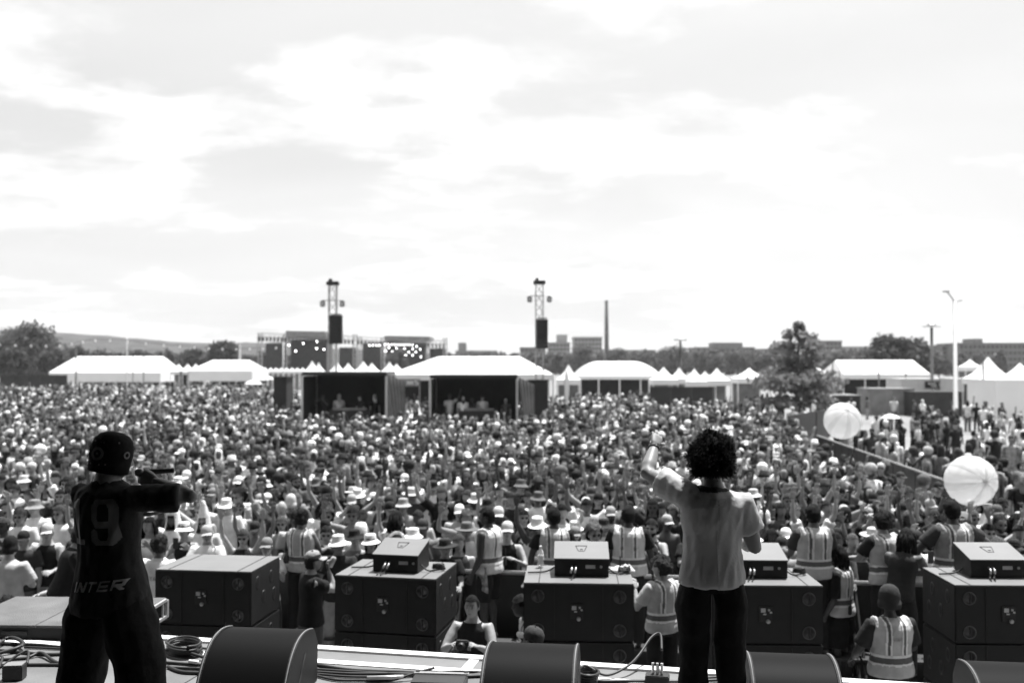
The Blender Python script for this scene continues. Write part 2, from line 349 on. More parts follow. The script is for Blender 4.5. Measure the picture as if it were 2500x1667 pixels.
for px, yt, d, w, lab in ((1418, 842, 260, 74, 'tree under the pale office blocks'), (1510, 846, 270, 60, 'tree right of the tall chimney'), (1585, 862, 250, 60, 'low tree behind the round-topped tent'), (1650, 845, 300, 90, 'tree behind the dark post'),
        (1735, 862, 240, 70, 'low tree above the small white tents'), (1800, 856, 260, 64, 'tree behind the lone white canopy'), (1868, 866, 220, 60, 'low tree left of the conical tree'), (2050, 858, 240, 62, 'tree right of the conical tree'), (2105, 850, 230, 60, 'tree left of the broad round tree'),
        (2290, 872, 190, 60, 'low tree by the dark lamp post'), (2345, 874, 200, 60, 'low bush right of the street lamp'), (1180, 858, 300, 36, 'small tree behind the big marquee'), (1545, 858, 310, 40, 'small tree behind the round-topped tent roof')):
    tree(px, yt, 0, d, lab, w, 'bush', 1300, M_leaf, 'trees on the right skyline')
# the rest of the far wood reads as one mass
blobs = []
for px in range(1090, 3300, 13):
    d = rng.uniform(330, 420); k = 1 / ppm(d); yt = np.interp(px, [1090, 1330, 1500, 1700, 1900, 2100, 2300, 2560], [868, 866, 862, 858, 862, 856, 864, 858]) + rng.uniform(-4, 4)
    h = CAMZ + (HOR - yt) * k; blobs.append((((px - CX) * k, d, h * 0.5), 14 * k, 10 * k, h * 0.55, 1))
for px in range(-800, 720, 13):
    d = rng.uniform(260, 330); k = 1 / ppm(d); yt = np.interp(px, [0, 150, 300, 450, 700], [850, 856, 862, 866, 868]) + rng.uniform(-5, 4)
    h = CAMZ + (HOR - yt) * k; blobs.append((((px - CX) * k, d, h * 0.5), 14 * k, 10 * k, h * 0.55, 1))
tw = mkobj('tree_line', leaf_mesh(blobs, 38000, 1.15, 'tree_line'), M_leaf); tag(tw, 'far line of leafy trees behind the tents', 'trees', kind='stuff')

def rect_px(x0, x1, y0, y1, d):
    a = at_d(x0, y0, d); c = at_d(x1, y1, d); return a.x, c.x, c.z, a.z          # xl, xr, zbot, ztop
def building(x0, x1, y0, d, label, rows, cols, m=M_conc, depth=18, roofbox=None):
    xl, xr, _, zt = rect_px(x0, x1, y0, 900, d); r_ = empty('building', ((xl + xr) / 2, d, 0)); tag(r_, label, 'building', 'buildings on the skyline')
    w = xr - xl; MB().box((0, depth / 2, zt / 2), (w, depth, zt)).obj('wall', m, r_)
    rf = MB().box((0, depth / 2, zt + 0.25), (w + 0.5, depth + 0.5, 0.5)).obj('roof', m, r_)
    if roofbox: MB().box((roofbox[0] * w, depth / 2, zt + 0.5 + roofbox[2] / 2), (roofbox[1] * w, depth * 0.5, roofbox[2])).obj('plant_room', m, rf)
    ch = zt / rows; cw = w / cols; wm = None
    for i in range(cols):
        for j in range(rows):
            if wm is None: wm = MB().box((0, 0, 0), (cw * 0.62, 0.12, ch * 0.5)).mesh('window')
            mkobj('window', wm, M_glass, r_, loc=(-w / 2 + (i + .5) * cw, -0.03, (j + .55) * ch))
building(1340, 1392, 838, 430, 'grey office block with a tall stair tower behind the right delay tower', 7, 6, M_conc, roofbox=(0.15, 0.5, 3.4))
building(1402, 1470, 825, 450, 'pale flat-roofed office block left of the tall chimney', 8, 8, M_conc)
building(1270, 1332, 850, 420, 'low dark block left of the right delay tower', 5, 6, M_conc2)
building(1112, 1212, 858, 520, 'long low building with a square tower behind the marquee', 3, 10, M_conc2, roofbox=(-0.35, 0.19, 4.2))
building(1495, 1600, 857, 400, 'low long building right of the tall chimney', 4, 10, M_conc2)
building(1700, 1842, 850, 420, 'wide brick block with a raised roof left of the conical tree', 5, 12, M_conc2, roofbox=(0.08, 0.52, 2.0))
building(1840, 1905, 854, 440, 'small brick block behind the conical tree', 4, 6, M_conc2)
building(1985, 2056, 834, 420, 'tall brick block right of the conical tree', 7, 7, M_conc2)
building(2060, 2130, 848, 460, 'grey block left of the broad round tree', 5, 6, M_conc)
building(2238, 2296, 846, 400, 'grey block between round tree and street lamp', 6, 5, M_conc)
building(2300, 2342, 845, 360, 'dark narrow block by the street lamp', 6, 4, M_conc2)
building(2342, 2560, 840, 350, 'long brick block with many windows at the right edge', 5, 20, M_conc2, roofbox=(-0.22, 0.1, 1.6))
building(905, 935, 862, 500, 'small grey block behind the lit far stage', 3, 3, M_conc)
# chimney
x = (1481 - CX) / ppm(480); zt = CAMZ + (HOR - 733) / ppm(480); r_ = empty('chimney', (x, 480, 0)); tag(r_, 'tall slim dark factory chimney on the skyline', 'chimney')
MB().lathe([(1.3, 0), (1.0, zt * .55), (0.72, zt)], 16).obj('stack', M_wood, r_, True)
for f in (0.55, 0.8, 0.985): MB().lathe([(1.06 - 0.36 * f + 0.16, f * zt - .3), (1.06 - 0.36 * f + 0.16, f * zt + .3)], 16).obj('band', M_conc2, r_)

# ---- tents
def pagoda(px, ypk, w, yev, d, label, ybot=None, group='white peaked tents'):
    k = 1 / ppm(d); zp = CAMZ + (HOR - ypk) * k; ze = CAMZ + (HOR - yev) * k; h = w * k / 2
    r_ = empty('peaked_tent', ((px - CX) * k, d, 0)); tag(r_, label, 'tent', group); mb = MB(); rings = 7
    for i in range(rings + 1):
        f = i / rings; s_ = h * (1 - f) ** 1.0 + 0.02; z = ze + (zp - ze) * (0.35 * f + 0.65 * f ** 2.0)
        mb.v += [(-s_, -s_, z), (s_, -s_, z), (s_, s_, z), (-s_, s_, z)]
    mb.f = [(i * 4 + q, i * 4 + (q + 1) % 4, i * 4 + 4 + (q + 1) % 4, i * 4 + 4 + q) for i in range(rings) for q in range(4)]
    mb.obj('roof', M_tent, r_)
    va = MB()
    for q in range(4): va.box(((0, -h, ze - .2), (h, 0, ze - .2), (0, h, ze - .2), (-h, 0, ze - .2))[q], ((2 * h, .03, .4) if q % 2 == 0 else (.03, 2 * h, .4)))
    va.obj('valance', M_tent, r_)
    MB().box((0, h * .93, ze / 2 - .2), (2 * h * .9, .04, ze - .3)).obj('back_wall', M_scrg, r_)  # grey sheet added to stand for the shade under the roof
    for sx in (-1, 1):
        for sy in (-1, 1): MB().tube([(sx * h * .97, sy * h * .97, 0), (sx * h * .97, sy * h * .97, ze)], 0.05, 6).obj('leg', M_white, r_)
    return r_
def gable_tent(xr0, xr1, yr, xe0, xe1, ye, yb, d, label, depth=8, gable=M_tent, name='marquee_tent', round_=0):
    """ridge along X between pixels xr0..xr1 at yr, eaves xe0..xe1 at ye, wall bottom yb"""
    k = 1 / ppm(d); X = lambda p: (p - CX) * k; Z = lambda y: CAMZ + (HOR - y) * k
    cx = (X(xe0) + X(xe1)) / 2; r_ = empty(name, (cx, d, 0)); tag(r_, label, 'tent', 'large white marquees')
    a0, a1, e0, e1, zr, ze = X(xr0) - cx, X(xr1) - cx, X(xe0) - cx, X(xe1) - cx, Z(yr), Z(ye); mb = MB(); ns = 6
    def pt(e, a, f):   # profile from eave to ridge
        return (e + (a - e) * f, ze + (zr - ze) * (f if not round_ else math.sin(f * math.pi / 2) ** 0.85))
    for f in np.linspace(0, 1, ns + 1):
        (xl, z), (xr, _) = pt(e0, a0, f), pt(e1, a1, f); yy = -depth / 2 * (1 - f)
        mb.v += [(xl, yy, z), (xr, yy, z), (xr, -yy + 0.01, z), (xl, -yy + 0.01, z)]
    fr = [(i * 4, i * 4 + 1, i * 4 + 5, i * 4 + 4) for i in range(ns)] + [(i * 4 + 2, i * 4 + 3, i * 4 + 7, i * 4 + 6) for i in range(ns)]
    sd_ = [(i * 4 + 1, i * 4 + 2, i * 4 + 6, i * 4 + 5) for i in range(ns)] + [(i * 4 + 3, i * 4, i * 4 + 4, i * 4 + 7) for i in range(ns)]
    q1 = MB(); q1.v = mb.v; q1.f = fr; q1.obj('roof', M_tent, r_); q2 = MB(); q2.v = mb.v; q2.f = sd_; q2.obj('gable_end', gable, r_)
    hv = max(.3, ze - Z(yb)); va = MB().box(((e0 + e1) / 2, -depth / 2, ze - hv / 2), (e1 - e0, .04, hv)); va.box((e0, 0, ze - hv / 2), (.04, depth - .1, hv)).box((e1, 0, ze - hv / 2), (.04, depth - .1, hv)); va.obj('valance', M_tent, r_)
    MB().box(((e0 + e1) / 2, depth / 2 - .3, ze / 2 - .1), (e1 - e0 - .3, .05, ze - .2)).obj('back_wall', M_scr, r_)  # dark sheet put in for the shade inside the marquee
    for i in range(5):
        xx = e0 + (e1 - e0) * i / 4
        for yy in (-depth / 2 + .1, depth / 2 - .1): MB().tube([(xx, yy, 0), (xx, yy, ze)], 0.06, 6).obj('leg', M_white, r_)
    return r_
gable_tent(188, 399, 870, 159, 421, 908, 931, 130, 'long white gable marquee below the hills on the left', 9)
gable_tent(520, 610, 879, 488, 636, 904, 929, 120, 'white marquee with shaded grey end left of the far stage', 8, M_tentg)  # end away from the sun coloured darker as its shade
gable_tent(1072, 1268, 870, 966, 1345, 912, 926, 62, 'huge white marquee behind the two mixing tents', 7)
gable_tent(1460, 1545, 882, 1404, 1600, 916, 922, 85, 'round-topped white tent with shaded grey front right of centre', 7, M_tentg, round_=1)  # gable shade painted as grey on the white tent
gable_tent(2040, 2228, 879, 2030, 2233, 912, 924, 95, 'long flat white tent right of the conical tree', 7)
ORD = ['first', 'second', 'third', 'fourth', 'fifth', 'sixth', 'seventh', 'eighth', 'ninth', 'tenth', 'eleventh', 'twelfth', 'thirteenth', 'fourteenth', 'fifteenth', 'sixteenth', 'seventeenth', 'eighteenth', 'nineteenth', 'twentieth',
       '21st', '22nd', '23rd', '24th', '25th', '26th', '27th', '28th', '29th', '30th', '31st', '32nd', '33rd', '34th', '35th', '36th', '37th', '38th', '39th', '40th', '41st', '42nd', '43rd', '44th', '45th']
for i, px in enumerate((436, 458, 478)): pagoda(px, 888, 30, 906, 120, f'{ORD[i]} peaked tent from the left beside the gable marquee')
for i, px in enumerate(range(648, 742, 13)): pagoda(px, 897, 15, 905, 150, f'{ORD[i]} tiny white peak from the left under the dark far stage')
for i, (px, yp, w) in enumerate(((762, 881, 34), (778, 885, 26), (823, 884, 34), (850, 886, 32), (887, 882, 40), (908, 886, 36), (951, 883, 36), (968, 888, 34))):
    pagoda(px, yp, w, 906, 90, f'{ORD[i]} white peak from the left between the delay towers')
for i, (px, yp, w, ye) in enumerate(((1388, 890, 56, 926), (1620, 896, 62, 926), (1658, 897, 44, 924), (1695, 900, 54, 930), (1721, 906, 44, 930), (1750, 898, 56, 928))):
    pagoda(px, yp, w, ye, 75, f'{ORD[i]} white peaked tent from the left along the dark fence')
pagoda(1829, 898, 74, 923, 80, 'lone white canopy tent left of the conical tree')
pagoda(2368, 877, 42, 895, 90, 'small white peaked tent right of the street lamp')
pagoda(2412, 871, 88, 924, 70, 'tall white peaked tent right of the street lamp')
pagoda(2490, 886, 90, 928, 68, 'white peaked tent cut by the right edge')
pagoda(1995, 894, 40, 912, 90, 'white tent half hidden behind the conical tree')
# parasols
def parasol(px, py, wpx, d, label):
    k = 1 / ppm(d); z = CAMZ + (HOR - py) * k; h = wpx * k / 2; r_ = empty('parasol', ((px - CX) * k, d, 0)); tag(r_, label, 'parasol', 'parasols in the crowd')
    MB().lathe([(h, z - h * .42), (h * .97, z - h * .38), (h * .6, z - h * .14), (h * .25, z - .02), (0.01, z)], 8).obj('canopy', M_tent, r_)
    MB().tube([(0, 0, 0), (0, 0, z - .02)], 0.025, 6).obj('pole', M_steel, r_)
parasol(619, 928, 44, 80, 'white parasol left of the left mixing tent'); parasol(652, 918, 36, 92, 'smaller white parasol beside the dark side stage')
parasol(548, 962, 30, 72, 'white parasol in the crowd left of centre'); parasol(2173, 1010, 48, 38, 'white sun umbrella beside the left beach ball'); parasol(352, 988, 26, 62, 'white parasol above the crowd behind the capped performer')
parasol(1820, 1016, 40, 45, 'white parasol in the crowd below the lone canopy')

# ---- poles and lamps
def pole(px, y0, y1, d, rpx, label, m=M_wood, head=None, cat='pole'):
    k = 1 / ppm(d); zt = CAMZ + (HOR - y0) * k; r = rpx * k; r_ = empty('lamp_post' if head else 'post', ((px - CX) * k, d, 0)); tag(r_, label, 'lamp post' if head else cat)
    MB().lathe([(r * 1.15, 0), (r * 1.15, .3), (r, .31), (r * .8, zt)], 10).obj('shaft', m, r_, True)
    if head == 'ring':
        MB().lathe([(.1, zt), (.35, zt + .15), (.35, zt + .3), (.1, zt + .45)], 12).obj('lantern', M_alu, r_)
        for s_ in (-1, 1): MB().tube([(s_ * .3, 0, zt + .1), (s_ * .75, 0, zt + .1)], .05, 6).obj('arm', M_steel, r_)
    if head == 'disc': MB().lathe([(.5, zt - .1), (.55, zt), (.1, zt + .15)], 14).obj('lamp_head', M_steel, r_)
pole(186, 852, 920, 100, 2.4, 'dark post in front of the long gable marquee', M_wood)
pole(310, 797, 916, 100, 1.3, 'thin pale mast behind the long gable marquee', M_steel)
pole(325, 868, 910, 104, 1.3, 'short dark post on the gable marquee roof line'); pole(351, 868, 918, 104, 1.6, 'dark post near the right end of the gable marquee')
pole(1661, 828, 945, 78, 3.2, 'dark wooden post with a round lamp right of centre', M_wood, 'disc')
pole(2275, 800, 922, 82, 4.2, 'thick dark lamp post with a cross-shaped head', M_wood, 'ring')
pole(2033, 884, 920, 88, 2.0, 'dark post at the left end of the long flat tent'); pole(2145, 884, 945, 80, 2.6, 'dark post in the middle of the long flat tent'); pole(2211, 880, 922, 88, 2.0, 'dark post at the right end of the long flat tent'); pole(2400, 884, 930, 68, 2.6, 'dark post in front of the tall peaked tent')
k = 1 / ppm(52); r_ = empty('street_lamp', ((2332 - CX) * k, 52, 0)); tag(r_, 'tall pale street lamp with a bent arm at the right', 'street lamp')
zt = CAMZ + (HOR - 735) * k; MB().lathe([(.16, 0), (.16, .4), (.12, .42), (.085, zt)], 12).obj('shaft', M_alu, r_, True)
MB().tube(bez([(0, 0, zt - .1), (-.12, 0, zt + .15), (-.38, 0, zt + .48)], 5), .05, 8).obj('arm', M_alu, r_); MB().tube([(0, 0, zt - .02), (.28, 0, zt + .02)], .035, 6).obj('side_arm', M_alu, r_)
MB().bevbox((-.45, 0, zt + .5), (.34, .16, .09), .02).obj('lamp_head', M_steel, r_); MB().bevbox((.32, 0, zt + .03), (.2, .12, .06), .015).obj('small_head', M_steel, r_)
# feather banners
for px, y0, y1, d, lab in ((1378, 905, 985, 60, 'white feather banner right of the right mixing tent'), (583, 838, 905, 130, 'pale banner pole right of the gable marquee')):
    k = 1 / ppm(d); zt = CAMZ + (HOR - y0) * k; r_ = empty('feather_banner', ((px - CX) * k, d, 0)); tag(r_, lab, 'banner', 'feather banners')
    MB().tube([(0, 0, 0), (0, 0, zt * .8), (.08, 0, zt)], .02, 6).obj('pole', M_steel, r_)
    MB().prism([(.02, zt * .3), (.2, zt * .34), (.3, zt * .7), (.26, zt * .9), (.12, zt), (.02, zt * .9)], -.01, .01, lambda a, c, e: Vector((a, e, c))).obj('flag', M_tent, r_)
# string of festoon lamps on the left
for nm, pts in (('festoon string sagging across the left trees', [(-20, 838), (130, 842), (250, 828), (420, 842), (560, 850), (690, 846)]),):
    d = 95; P = [at_d(p, y, d) for p, y in pts]; c = bez(P, 8); r_ = empty('festoon_lights', P[0]); tag(r_, 'string of small bulbs ' + nm[15:], 'lights')
    MB().tube([q - P[0] for q in c], .018, 4).obj('wire', M_rub, r_)
    bm_ = MB().lathe([(.02, .1), (.05, .06), (.09, -.02), (.07, -.1), (.0, -.13)], 10).mesh('bulb', True); mm_ = mat('festoon_bulb_glass', .85, .1, 0, 1, spec=.8)
    for q in c[1::2]: mkobj('bulb', bm_, mm_, r_, loc=q - P[0] - Vector((0, 0, .1)))
for px, lab in ((-22, 'left support post of the festoon string'), (692, 'right support post of the festoon string')): pole(px, 836, 915, 95, 1.4, lab, M_steel)

# ---- far festival stages
def truss(mb, a, b_, w=.5, seg=8, r=.05):
    a, b_ = Vector(a), Vector(b_); t_ = (b_ - a).normalized(); s_ = t_.cross(Vector((0, 1, 0)));
    if s_.length < .1: s_ = Vector((1, 0, 0))
    s_.normalize(); q = t_.cross(s_)
    cs = [s_ * w / 2 * i + q * w / 2 * j for i, j in ((-1, -1), (1, -1), (1, 1), (-1, 1))]
    for c in cs: mb.tube([a + c, b_ + c], r, 4)
    n = max(2, int((b_ - a).length / w / 1.2))
    for i in range(n):
        for e in range(4): mb.tube([a + (b_ - a) * (i / n) + cs[e], a + (b_ - a) * ((i + 1) / n) + cs[(e + 1) % 4]], r * .6, 3)
def far_stage(d, boxes, roof, span, lamps, label, posts):
    k = 1 / ppm(d); X = lambda p: (p - CX) * k; Z = lambda y: CAMZ + (HOR - y) * k
    cx = X((span[0] + span[1]) / 2); r_ = empty('festival_stage', (cx, d, 0)); tag(r_, label, 'stage', 'far festival stages')
    for (x0, x1, y0, y1, dy, nm) in boxes:
        MB().box(((X(x0) + X(x1)) / 2 - cx, dy, (Z(y0) + (Z(y1) if y1 < 899 else 0)) / 2), (X(x1) - X(x0), 1.0, Z(y0) - (Z(y1) if y1 < 899 else 0))).obj(nm, M_scr, r_)
    x0, x1, y0, y1 = roof; MB().prism([(X(x0) - cx, Z(y1)), (X(x1) - cx, Z(y1)), (X(x1) - cx, Z(y0) - .2), (X(x0) - cx, Z(y0))], -3, 9, lambda a, c, e: Vector((a, e, c))).obj('roof', M_scrg, r_)
    mb = MB(); truss(mb, (X(span[0]) - cx, -2, Z(span[2])), (X(span[1]) - cx, -2, Z(span[3])), .9, 20, .09); mb.obj('truss', M_steel, r_)
    for p in posts: mb = MB(); truss(mb, (X(p) - cx, -2, 0), (X(p) - cx, -2, Z(span[2]) + .3), .9, 12, .09); mb.obj('tower', M_steel, r_)
    bm_ = None
    for (px, py) in lamps:
        bm_ = bm_ or MB().lathe([(.0, -.05), (.11, -.02), (.11, .2), (.1, .4)], 12, m=Matrix.Rotation(R(-90), 3, 'X')).mesh('stage_lamp')
        mkobj('stage_lamp', bm_, M_lamp, r_, loc=(X(px) - cx, -2.9, Z(py)))
    # hung fixtures along the truss
    fm = MB().box((0, 0, -.5), (.5, .5, .9)).mesh('fixture')
    for p in np.arange(span[0] + 6, span[1] - 4, 9): mkobj('fixture', fm, M_black, r_, loc=(X(p) - cx, -2.6, Z(span[2] + (span[3] - span[2]) * (p - span[0]) / (span[1] - span[0])) - .5))
far_stage(240, [(650, 698, 838, 900, 0, 'side_screen'), (704, 806, 828, 900, 3, 'stage_wall'), (829, 868, 848, 900, 0, 'side_screen')], (704, 800, 808, 824), (634, 872, 818, 826),
          [(728, 857), (778, 851), (796, 853), (746, 839), (712, 843), (779, 834)], 'dark festival stage behind the left delay tower', (640, 700, 808, 870))
lm = [(906 + 8 * i, 843.5) for i in range(4)] + [(944 + 7.3 * i, 841 + .15 * i) for i in range(10)]
lm += [(953, 849), (971, 850), (991, 851), (1010, 852), (1028, 853), (945, 857), (962, 858), (982, 859), (1001, 860), (1018, 860), (954, 866), (993, 867), (1010, 867), (1030, 871), (1020, 846)]
far_stage(245, [(886, 936, 838, 900, 0, 'side_screen'), (940, 1040, 834, 900, 3, 'stage_wall'), (1047, 1088, 850, 874, 0, 'side_screen')], (942, 1052, 820, 832), (872, 1092, 826, 836), lm, 'far festival stage with rows of lit round lamps', (880, 938, 1046, 1088))

# ---- delay towers with line arrays
def delay_tower(px, ytop, d, label, arr, fl):
    k = 1 / ppm(d); X = lambda p: (p - px) * k; Z = lambda y: CAMZ + (HOR - y) * k
    r_ = empty('delay_tower', ((px - CX) * k, d, 0)); tag(r_, label, 'tower', 'delay towers')
    zt = Z(ytop + 8); mb = MB(); truss(mb, (0, 0, 0), (0, 0, zt), .38, 20, .03); mb.obj('mast', M_steel, r_)
    MB().bevbox((0, 0, zt + .09), (.62, .45, .2), .03).box((-.12, 0, zt + .24), (.16, .3, .16)).obj('head_block', M_black, r_)
    for s_ in (-1, 1):
        MB().tube([(0, -.1, Z(fl) + .18), (s_ * .55, -.1, Z(fl) + .18)], .025, 5).obj('lamp_arm', M_steel, r_)
        q = MB().bevbox((s_ * .5, -.12, Z(fl)), (.24, .2, .3), .03).obj('flood_lamp', M_black, r_); MB().box((s_ * .5, -.225, Z(fl)), (.18, .012, .22)).obj('lens', M_steel, q)
    x0, x1, y0, y1 = arr; n = 8; hh = (Z(y0) - Z(y1)) / n
    for i in range(n):
        b_ = math.sin(i / (n - 1) * 1.2) * .18
        c = MB().bevbox(((X(x0) + X(x1)) / 2, -.45 + b_ * .3, Z(y0) - (i + .5) * hh), (X(x1) - X(x0), .42, hh * .95), .02).obj('array_box', M_cab, r_)
        MB().box(((X(x0) + X(x1)) / 2, -.667 + b_ * .3, Z(y0) - (i + .5) * hh), ((X(x1) - X(x0)) * .9, .012, hh * .7)).obj('grille', M_black, c)
    MB().box(((X(x0) + X(x1)) / 2, -.3, Z(y0) + .06), (.5, .7, .06)).tube([((X(x0) + X(x1)) / 2, -.3, Z(y0)), (0, 0, zt)], .012, 4).obj('rigging_frame', M_steel, r_)
    MB().box((0, 0, .15), (2.0, 2.0, .3)).obj('base', M_steel, r_)
delay_tower(812, 688, 51, 'left delay tower with black line array', (809, 839, 771, 840), 742)
delay_tower(1317, 686, 50.5, 'right delay tower with black line array', (1309, 1337, 781, 851), 731)

# ---- mixing tents (front of house)
def foh(x0, x1, yt, d, label, side):
    k = 1 / ppm(d); X = lambda p: (p - CX) * k; zt = CAMZ + (HOR - yt) * k; w = X(x1) - X(x0); cx = (X(x0) + X(x1)) / 2; dp = 3.4
    r_ = empty('mixing_tent', (cx, d, 0)); tag(r_, label, 'tent', 'mixing tents')
    MB().bevbox((0, dp / 2, zt - .08), (w, dp, .16), .03).obj('roof', M_black, r_)
    MB().box((0, dp - .02, zt / 2 - .1), (w - .1, .04, zt - .2)).obj('back_wall', M_dark, r_)
    MB().box((-w / 2 + .03, dp / 2, zt / 2 - .1), (.03, dp - .15, zt - .2)).obj('side_wall', M_dark, r_); MB().box((w / 2 - .03, dp / 2, zt / 2 - .1), (.03, dp - .15, zt - .2)).obj('side_wall', M_dark, r_)
    for sx in (-1, 1):
        for yy in (0.03, dp - .1): MB().box((sx * (w / 2 - .03), yy - .06, zt / 2 - .1), (.09, .09, zt - .2)).obj('leg', M_alu, r_)
    MB().box((0, dp / 2, .35), (w - .2, dp - .3, .7)).obj('platform', M_black, r_)
    MB().prism([(-1.1, .7), (.9, .7), (.9, 1.75), (-1.1, 1.75)], .75, 1.2, lambda a, c, e: Vector((a + .2, e, c))).obj('desk', M_dark, r_)
    MB().prism([(-.9, 1.76), (.7, 1.76), (.7, 1.86), (-.9, 1.86)], .8, 1.15, lambda a, c, e: Vector((a + .2, e, c))).obj('console', M_scrg, r_)
    # slanting drape beside the tent
    dm = MB(); nn = 14
    for i in range(nn + 1):
        f = i / nn; wv = .06 * math.sin(f * 30)
        a, c, e, h_ = (side * (w / 2 + .02 + f * .75), .1 + wv + f * .4, side * (w / 2 + .35 + f * .45), .1 + wv + f * .6)
        dm.v += [(a, c, zt - .1 - f * .35), (e, h_, 0.9)]
    dm.f = [(2 * i, 2 * i + 1, 2 * i + 3, 2 * i + 2) for i in range(nn)]; dm.obj('drape', M_scrg, r_)
foh(737, 945, 908, 46, 'left black mixing tent with slanting grey drape', 1)
foh(1049, 1264, 915, 45.5, 'right black mixing tent standing in the crowd', 1)
# black towers, fences and booths
def block(x0, x1, y0, d, label, m, name, cat, depth=2.0, zb=0.0, cap=None, sign=None):
    k = 1 / ppm(d); X = lambda p: (p - CX) * k; zt = CAMZ + (HOR - y0) * k; w = X(x1) - X(x0)
    r_ = empty(name, ((X(x0) + X(x1)) / 2, d, zb)); tag(r_, label, cat); n = max(1, int(w / 1.25)); pw = w / n
    pmesh = MB().box((0, 0, (zt - zb) / 2), (pw - .02, .05, zt - zb)).mesh('panel')
    for i in range(n): mkobj('panel', pmesh, m, r_, loc=(-w / 2 + (i + .5) * pw, (.012 if i % 2 else 0), 0))
    if depth > .2:
        for s_ in (-1, 1): MB().box((s_ * (w / 2 - .03), depth / 2 + .04, (zt - zb) / 2), (.05, depth, zt - zb)).obj('side_panel', m, r_)
        MB().box((0, depth / 2 + .02, zt - zb + .03), (w + .1, depth + .15, .06)).obj('roof', cap or m, r_)
    if sign:
        a0, a1, b0, b1, sm, tx = sign; q = MB().box(((X(a0) + X(a1)) / 2 - (X(x0) + X(x1)) / 2, -.12, CAMZ + (HOR - (b0 + b1) / 2) * k - zb), (X(a1) - X(a0), .06, (b1 - b0) * k)).obj('sign', sm, r_)
        tm_ = M_white if tx else M_black
        for j in range(2):
            wq = (X(a1) - X(a0)) * (.8 - .2 * j)
            for i in range(9):
                if i in (3, 6): continue
                MB().box(((X(a0) + X(a1)) / 2 - (X(x0) + X(x1)) / 2 - wq / 2 + wq * (i + .5) / 9, -.16, CAMZ + (HOR - (b0 + (b1 - b0) * (.33 + .36 * j))) * k - zb), (wq / 9 * .7, .012, (b1 - b0) * k * .2)).obj('lettering', tm_, q)
    return r_
block(0, 165, 915, 110, 'long dark scrim fence at the far left of the crowd', M_scr, 'fence', 'fence', .1)
block(1586, 1740, 944, 62, 'dark scrim fence below the row of peaked tents', M_scr, 'fence', 'fence', .1)
block(668, 700, 922, 52, 'black speaker tower left of the left mixing tent', M_dark, 'side_tower', 'tower', 1.5)
block(1292, 1338, 930, 50, 'black scaffold box under the right delay tower', M_dark, 'scaffold_box', 'box', 1.2)
block(2006, 2100, 966, 72, 'black screened platform behind the left beach ball', M_dark, 'platform', 'platform', 3, cap=M_scrg)
block(2004, 2058, 927, 80, 'white signboard above the black platform', M_tentg, 'signboard', 'sign', .1, 2.0, sign=(2008, 2054, 932, 950, M_white, 0))
block(2125, 2232, 950, 76, 'grey slatted enclosure right of the left beach ball', M_scrg, 'enclosure', 'fence', 3)
block(2200, 2360, 926, 82, 'pale booth wall with a dark sign right of the tree', M_tentg, 'booth', 'booth', 3, sign=(2256, 2328, 931, 947, M_black, 1))
block(2232, 2362, 958, 74, 'dark open-fronted booth in front of the pale booth wall', M_scr, 'market_booth', 'booth', 3)
block(2336, 2402, 926, 78, 'white wall panel right of the street lamp', M_tentg, 'booth', 'booth', 3)
block(2428, 2505, 929, 66, 'white container at the right edge', M_tent, 'container', 'container', 4)
block(1240, 1292, 912, 49, 'pale hanging curtain right of the right mixing tent', M_tentg, 'curtain', 'curtain', .1) if False else None

# drinks sign between the mixing tents
SIGN_FONT = {'D': [((0, 0), (0, 1)), ((0, 1), (.7, .8)), ((.7, .8), (.7, .2)), ((.7, .2), (0, 0))], 'R': [((0, 0), (0, 1)), ((0, 1), (.7, .95)), ((.7, .95), (.7, .55)), ((.7, .55), (0, .5)), ((.3, .5), (.75, 0))], 'I': [((.3, 0), (.3, 1))], 'N': [((0, 0), (0, 1)), ((0, 1), (.7, 0)), ((.7, 0), (.7, 1))], 'K': [((0, 0), (0, 1)), ((0, .45), (.7, 1)), ((.2, .55), (.75, 0))], 'S': [((.7, 1), (0, 1)), ((0, 1), (0, .5)), ((0, .5), (.7, .5)), ((.7, .5), (.7, 0)), ((.7, 0), (0, 0))]}
k = 1 / ppm(56); r_ = empty('drinks_sign', ((994 - CX) * k, 56, 0)); tag(r_, 'grey sign reading DRINKS between the two mixing tents', 'sign'); zc_ = CAMZ + (HOR - 934) * k
bd_ = MB().box((0, 0, zc_), (1.5, .05, .42)).obj('board', M_scrg, r_)
for s_ in (-1, 1): MB().box((s_ * .7, .06, zc_ / 2), (.06, .06, zc_)).obj('post', M_steel, r_)
for i, ch in enumerate('DRINKS'):
    lt = MB()
    for a, c in SIGN_FONT[ch]: lt.tube([(-.66 + i * .225 + a[0] * .2, -.035, zc_ - .11 + a[1] * .22), (-.66 + i * .225 + c[0] * .2, -.035, zc_ - .11 + c[1] * .22)], .02, 5)
    lt.obj('letter', M_white, bd_)
# ---- summer haze that greys the far trees and hills
hv = bpy.data.materials.new('haze'); hv.use_nodes = True; t = hv.node_tree
for n in list(t.nodes):
    if n.type != 'OUTPUT_MATERIAL': t.nodes.remove(n)
pv = t.nodes.new('ShaderNodeVolumePrincipled'); pv.inputs['Color'].default_value = (.9, .9, .9, 1); pv.inputs['Density'].default_value = 0.0002; pv.inputs['Anisotropy'].default_value = 0.2
t.links.new(pv.outputs[0], [n for n in t.nodes if n.type == 'OUTPUT_MATERIAL'][0].inputs['Volume'])
hz_o = MB().box((0, 2100, 24), (5200, 5000, 50)).obj('haze', hv); tag(hz_o, 'thin summer haze over the festival ground', 'haze', kind='stuff')

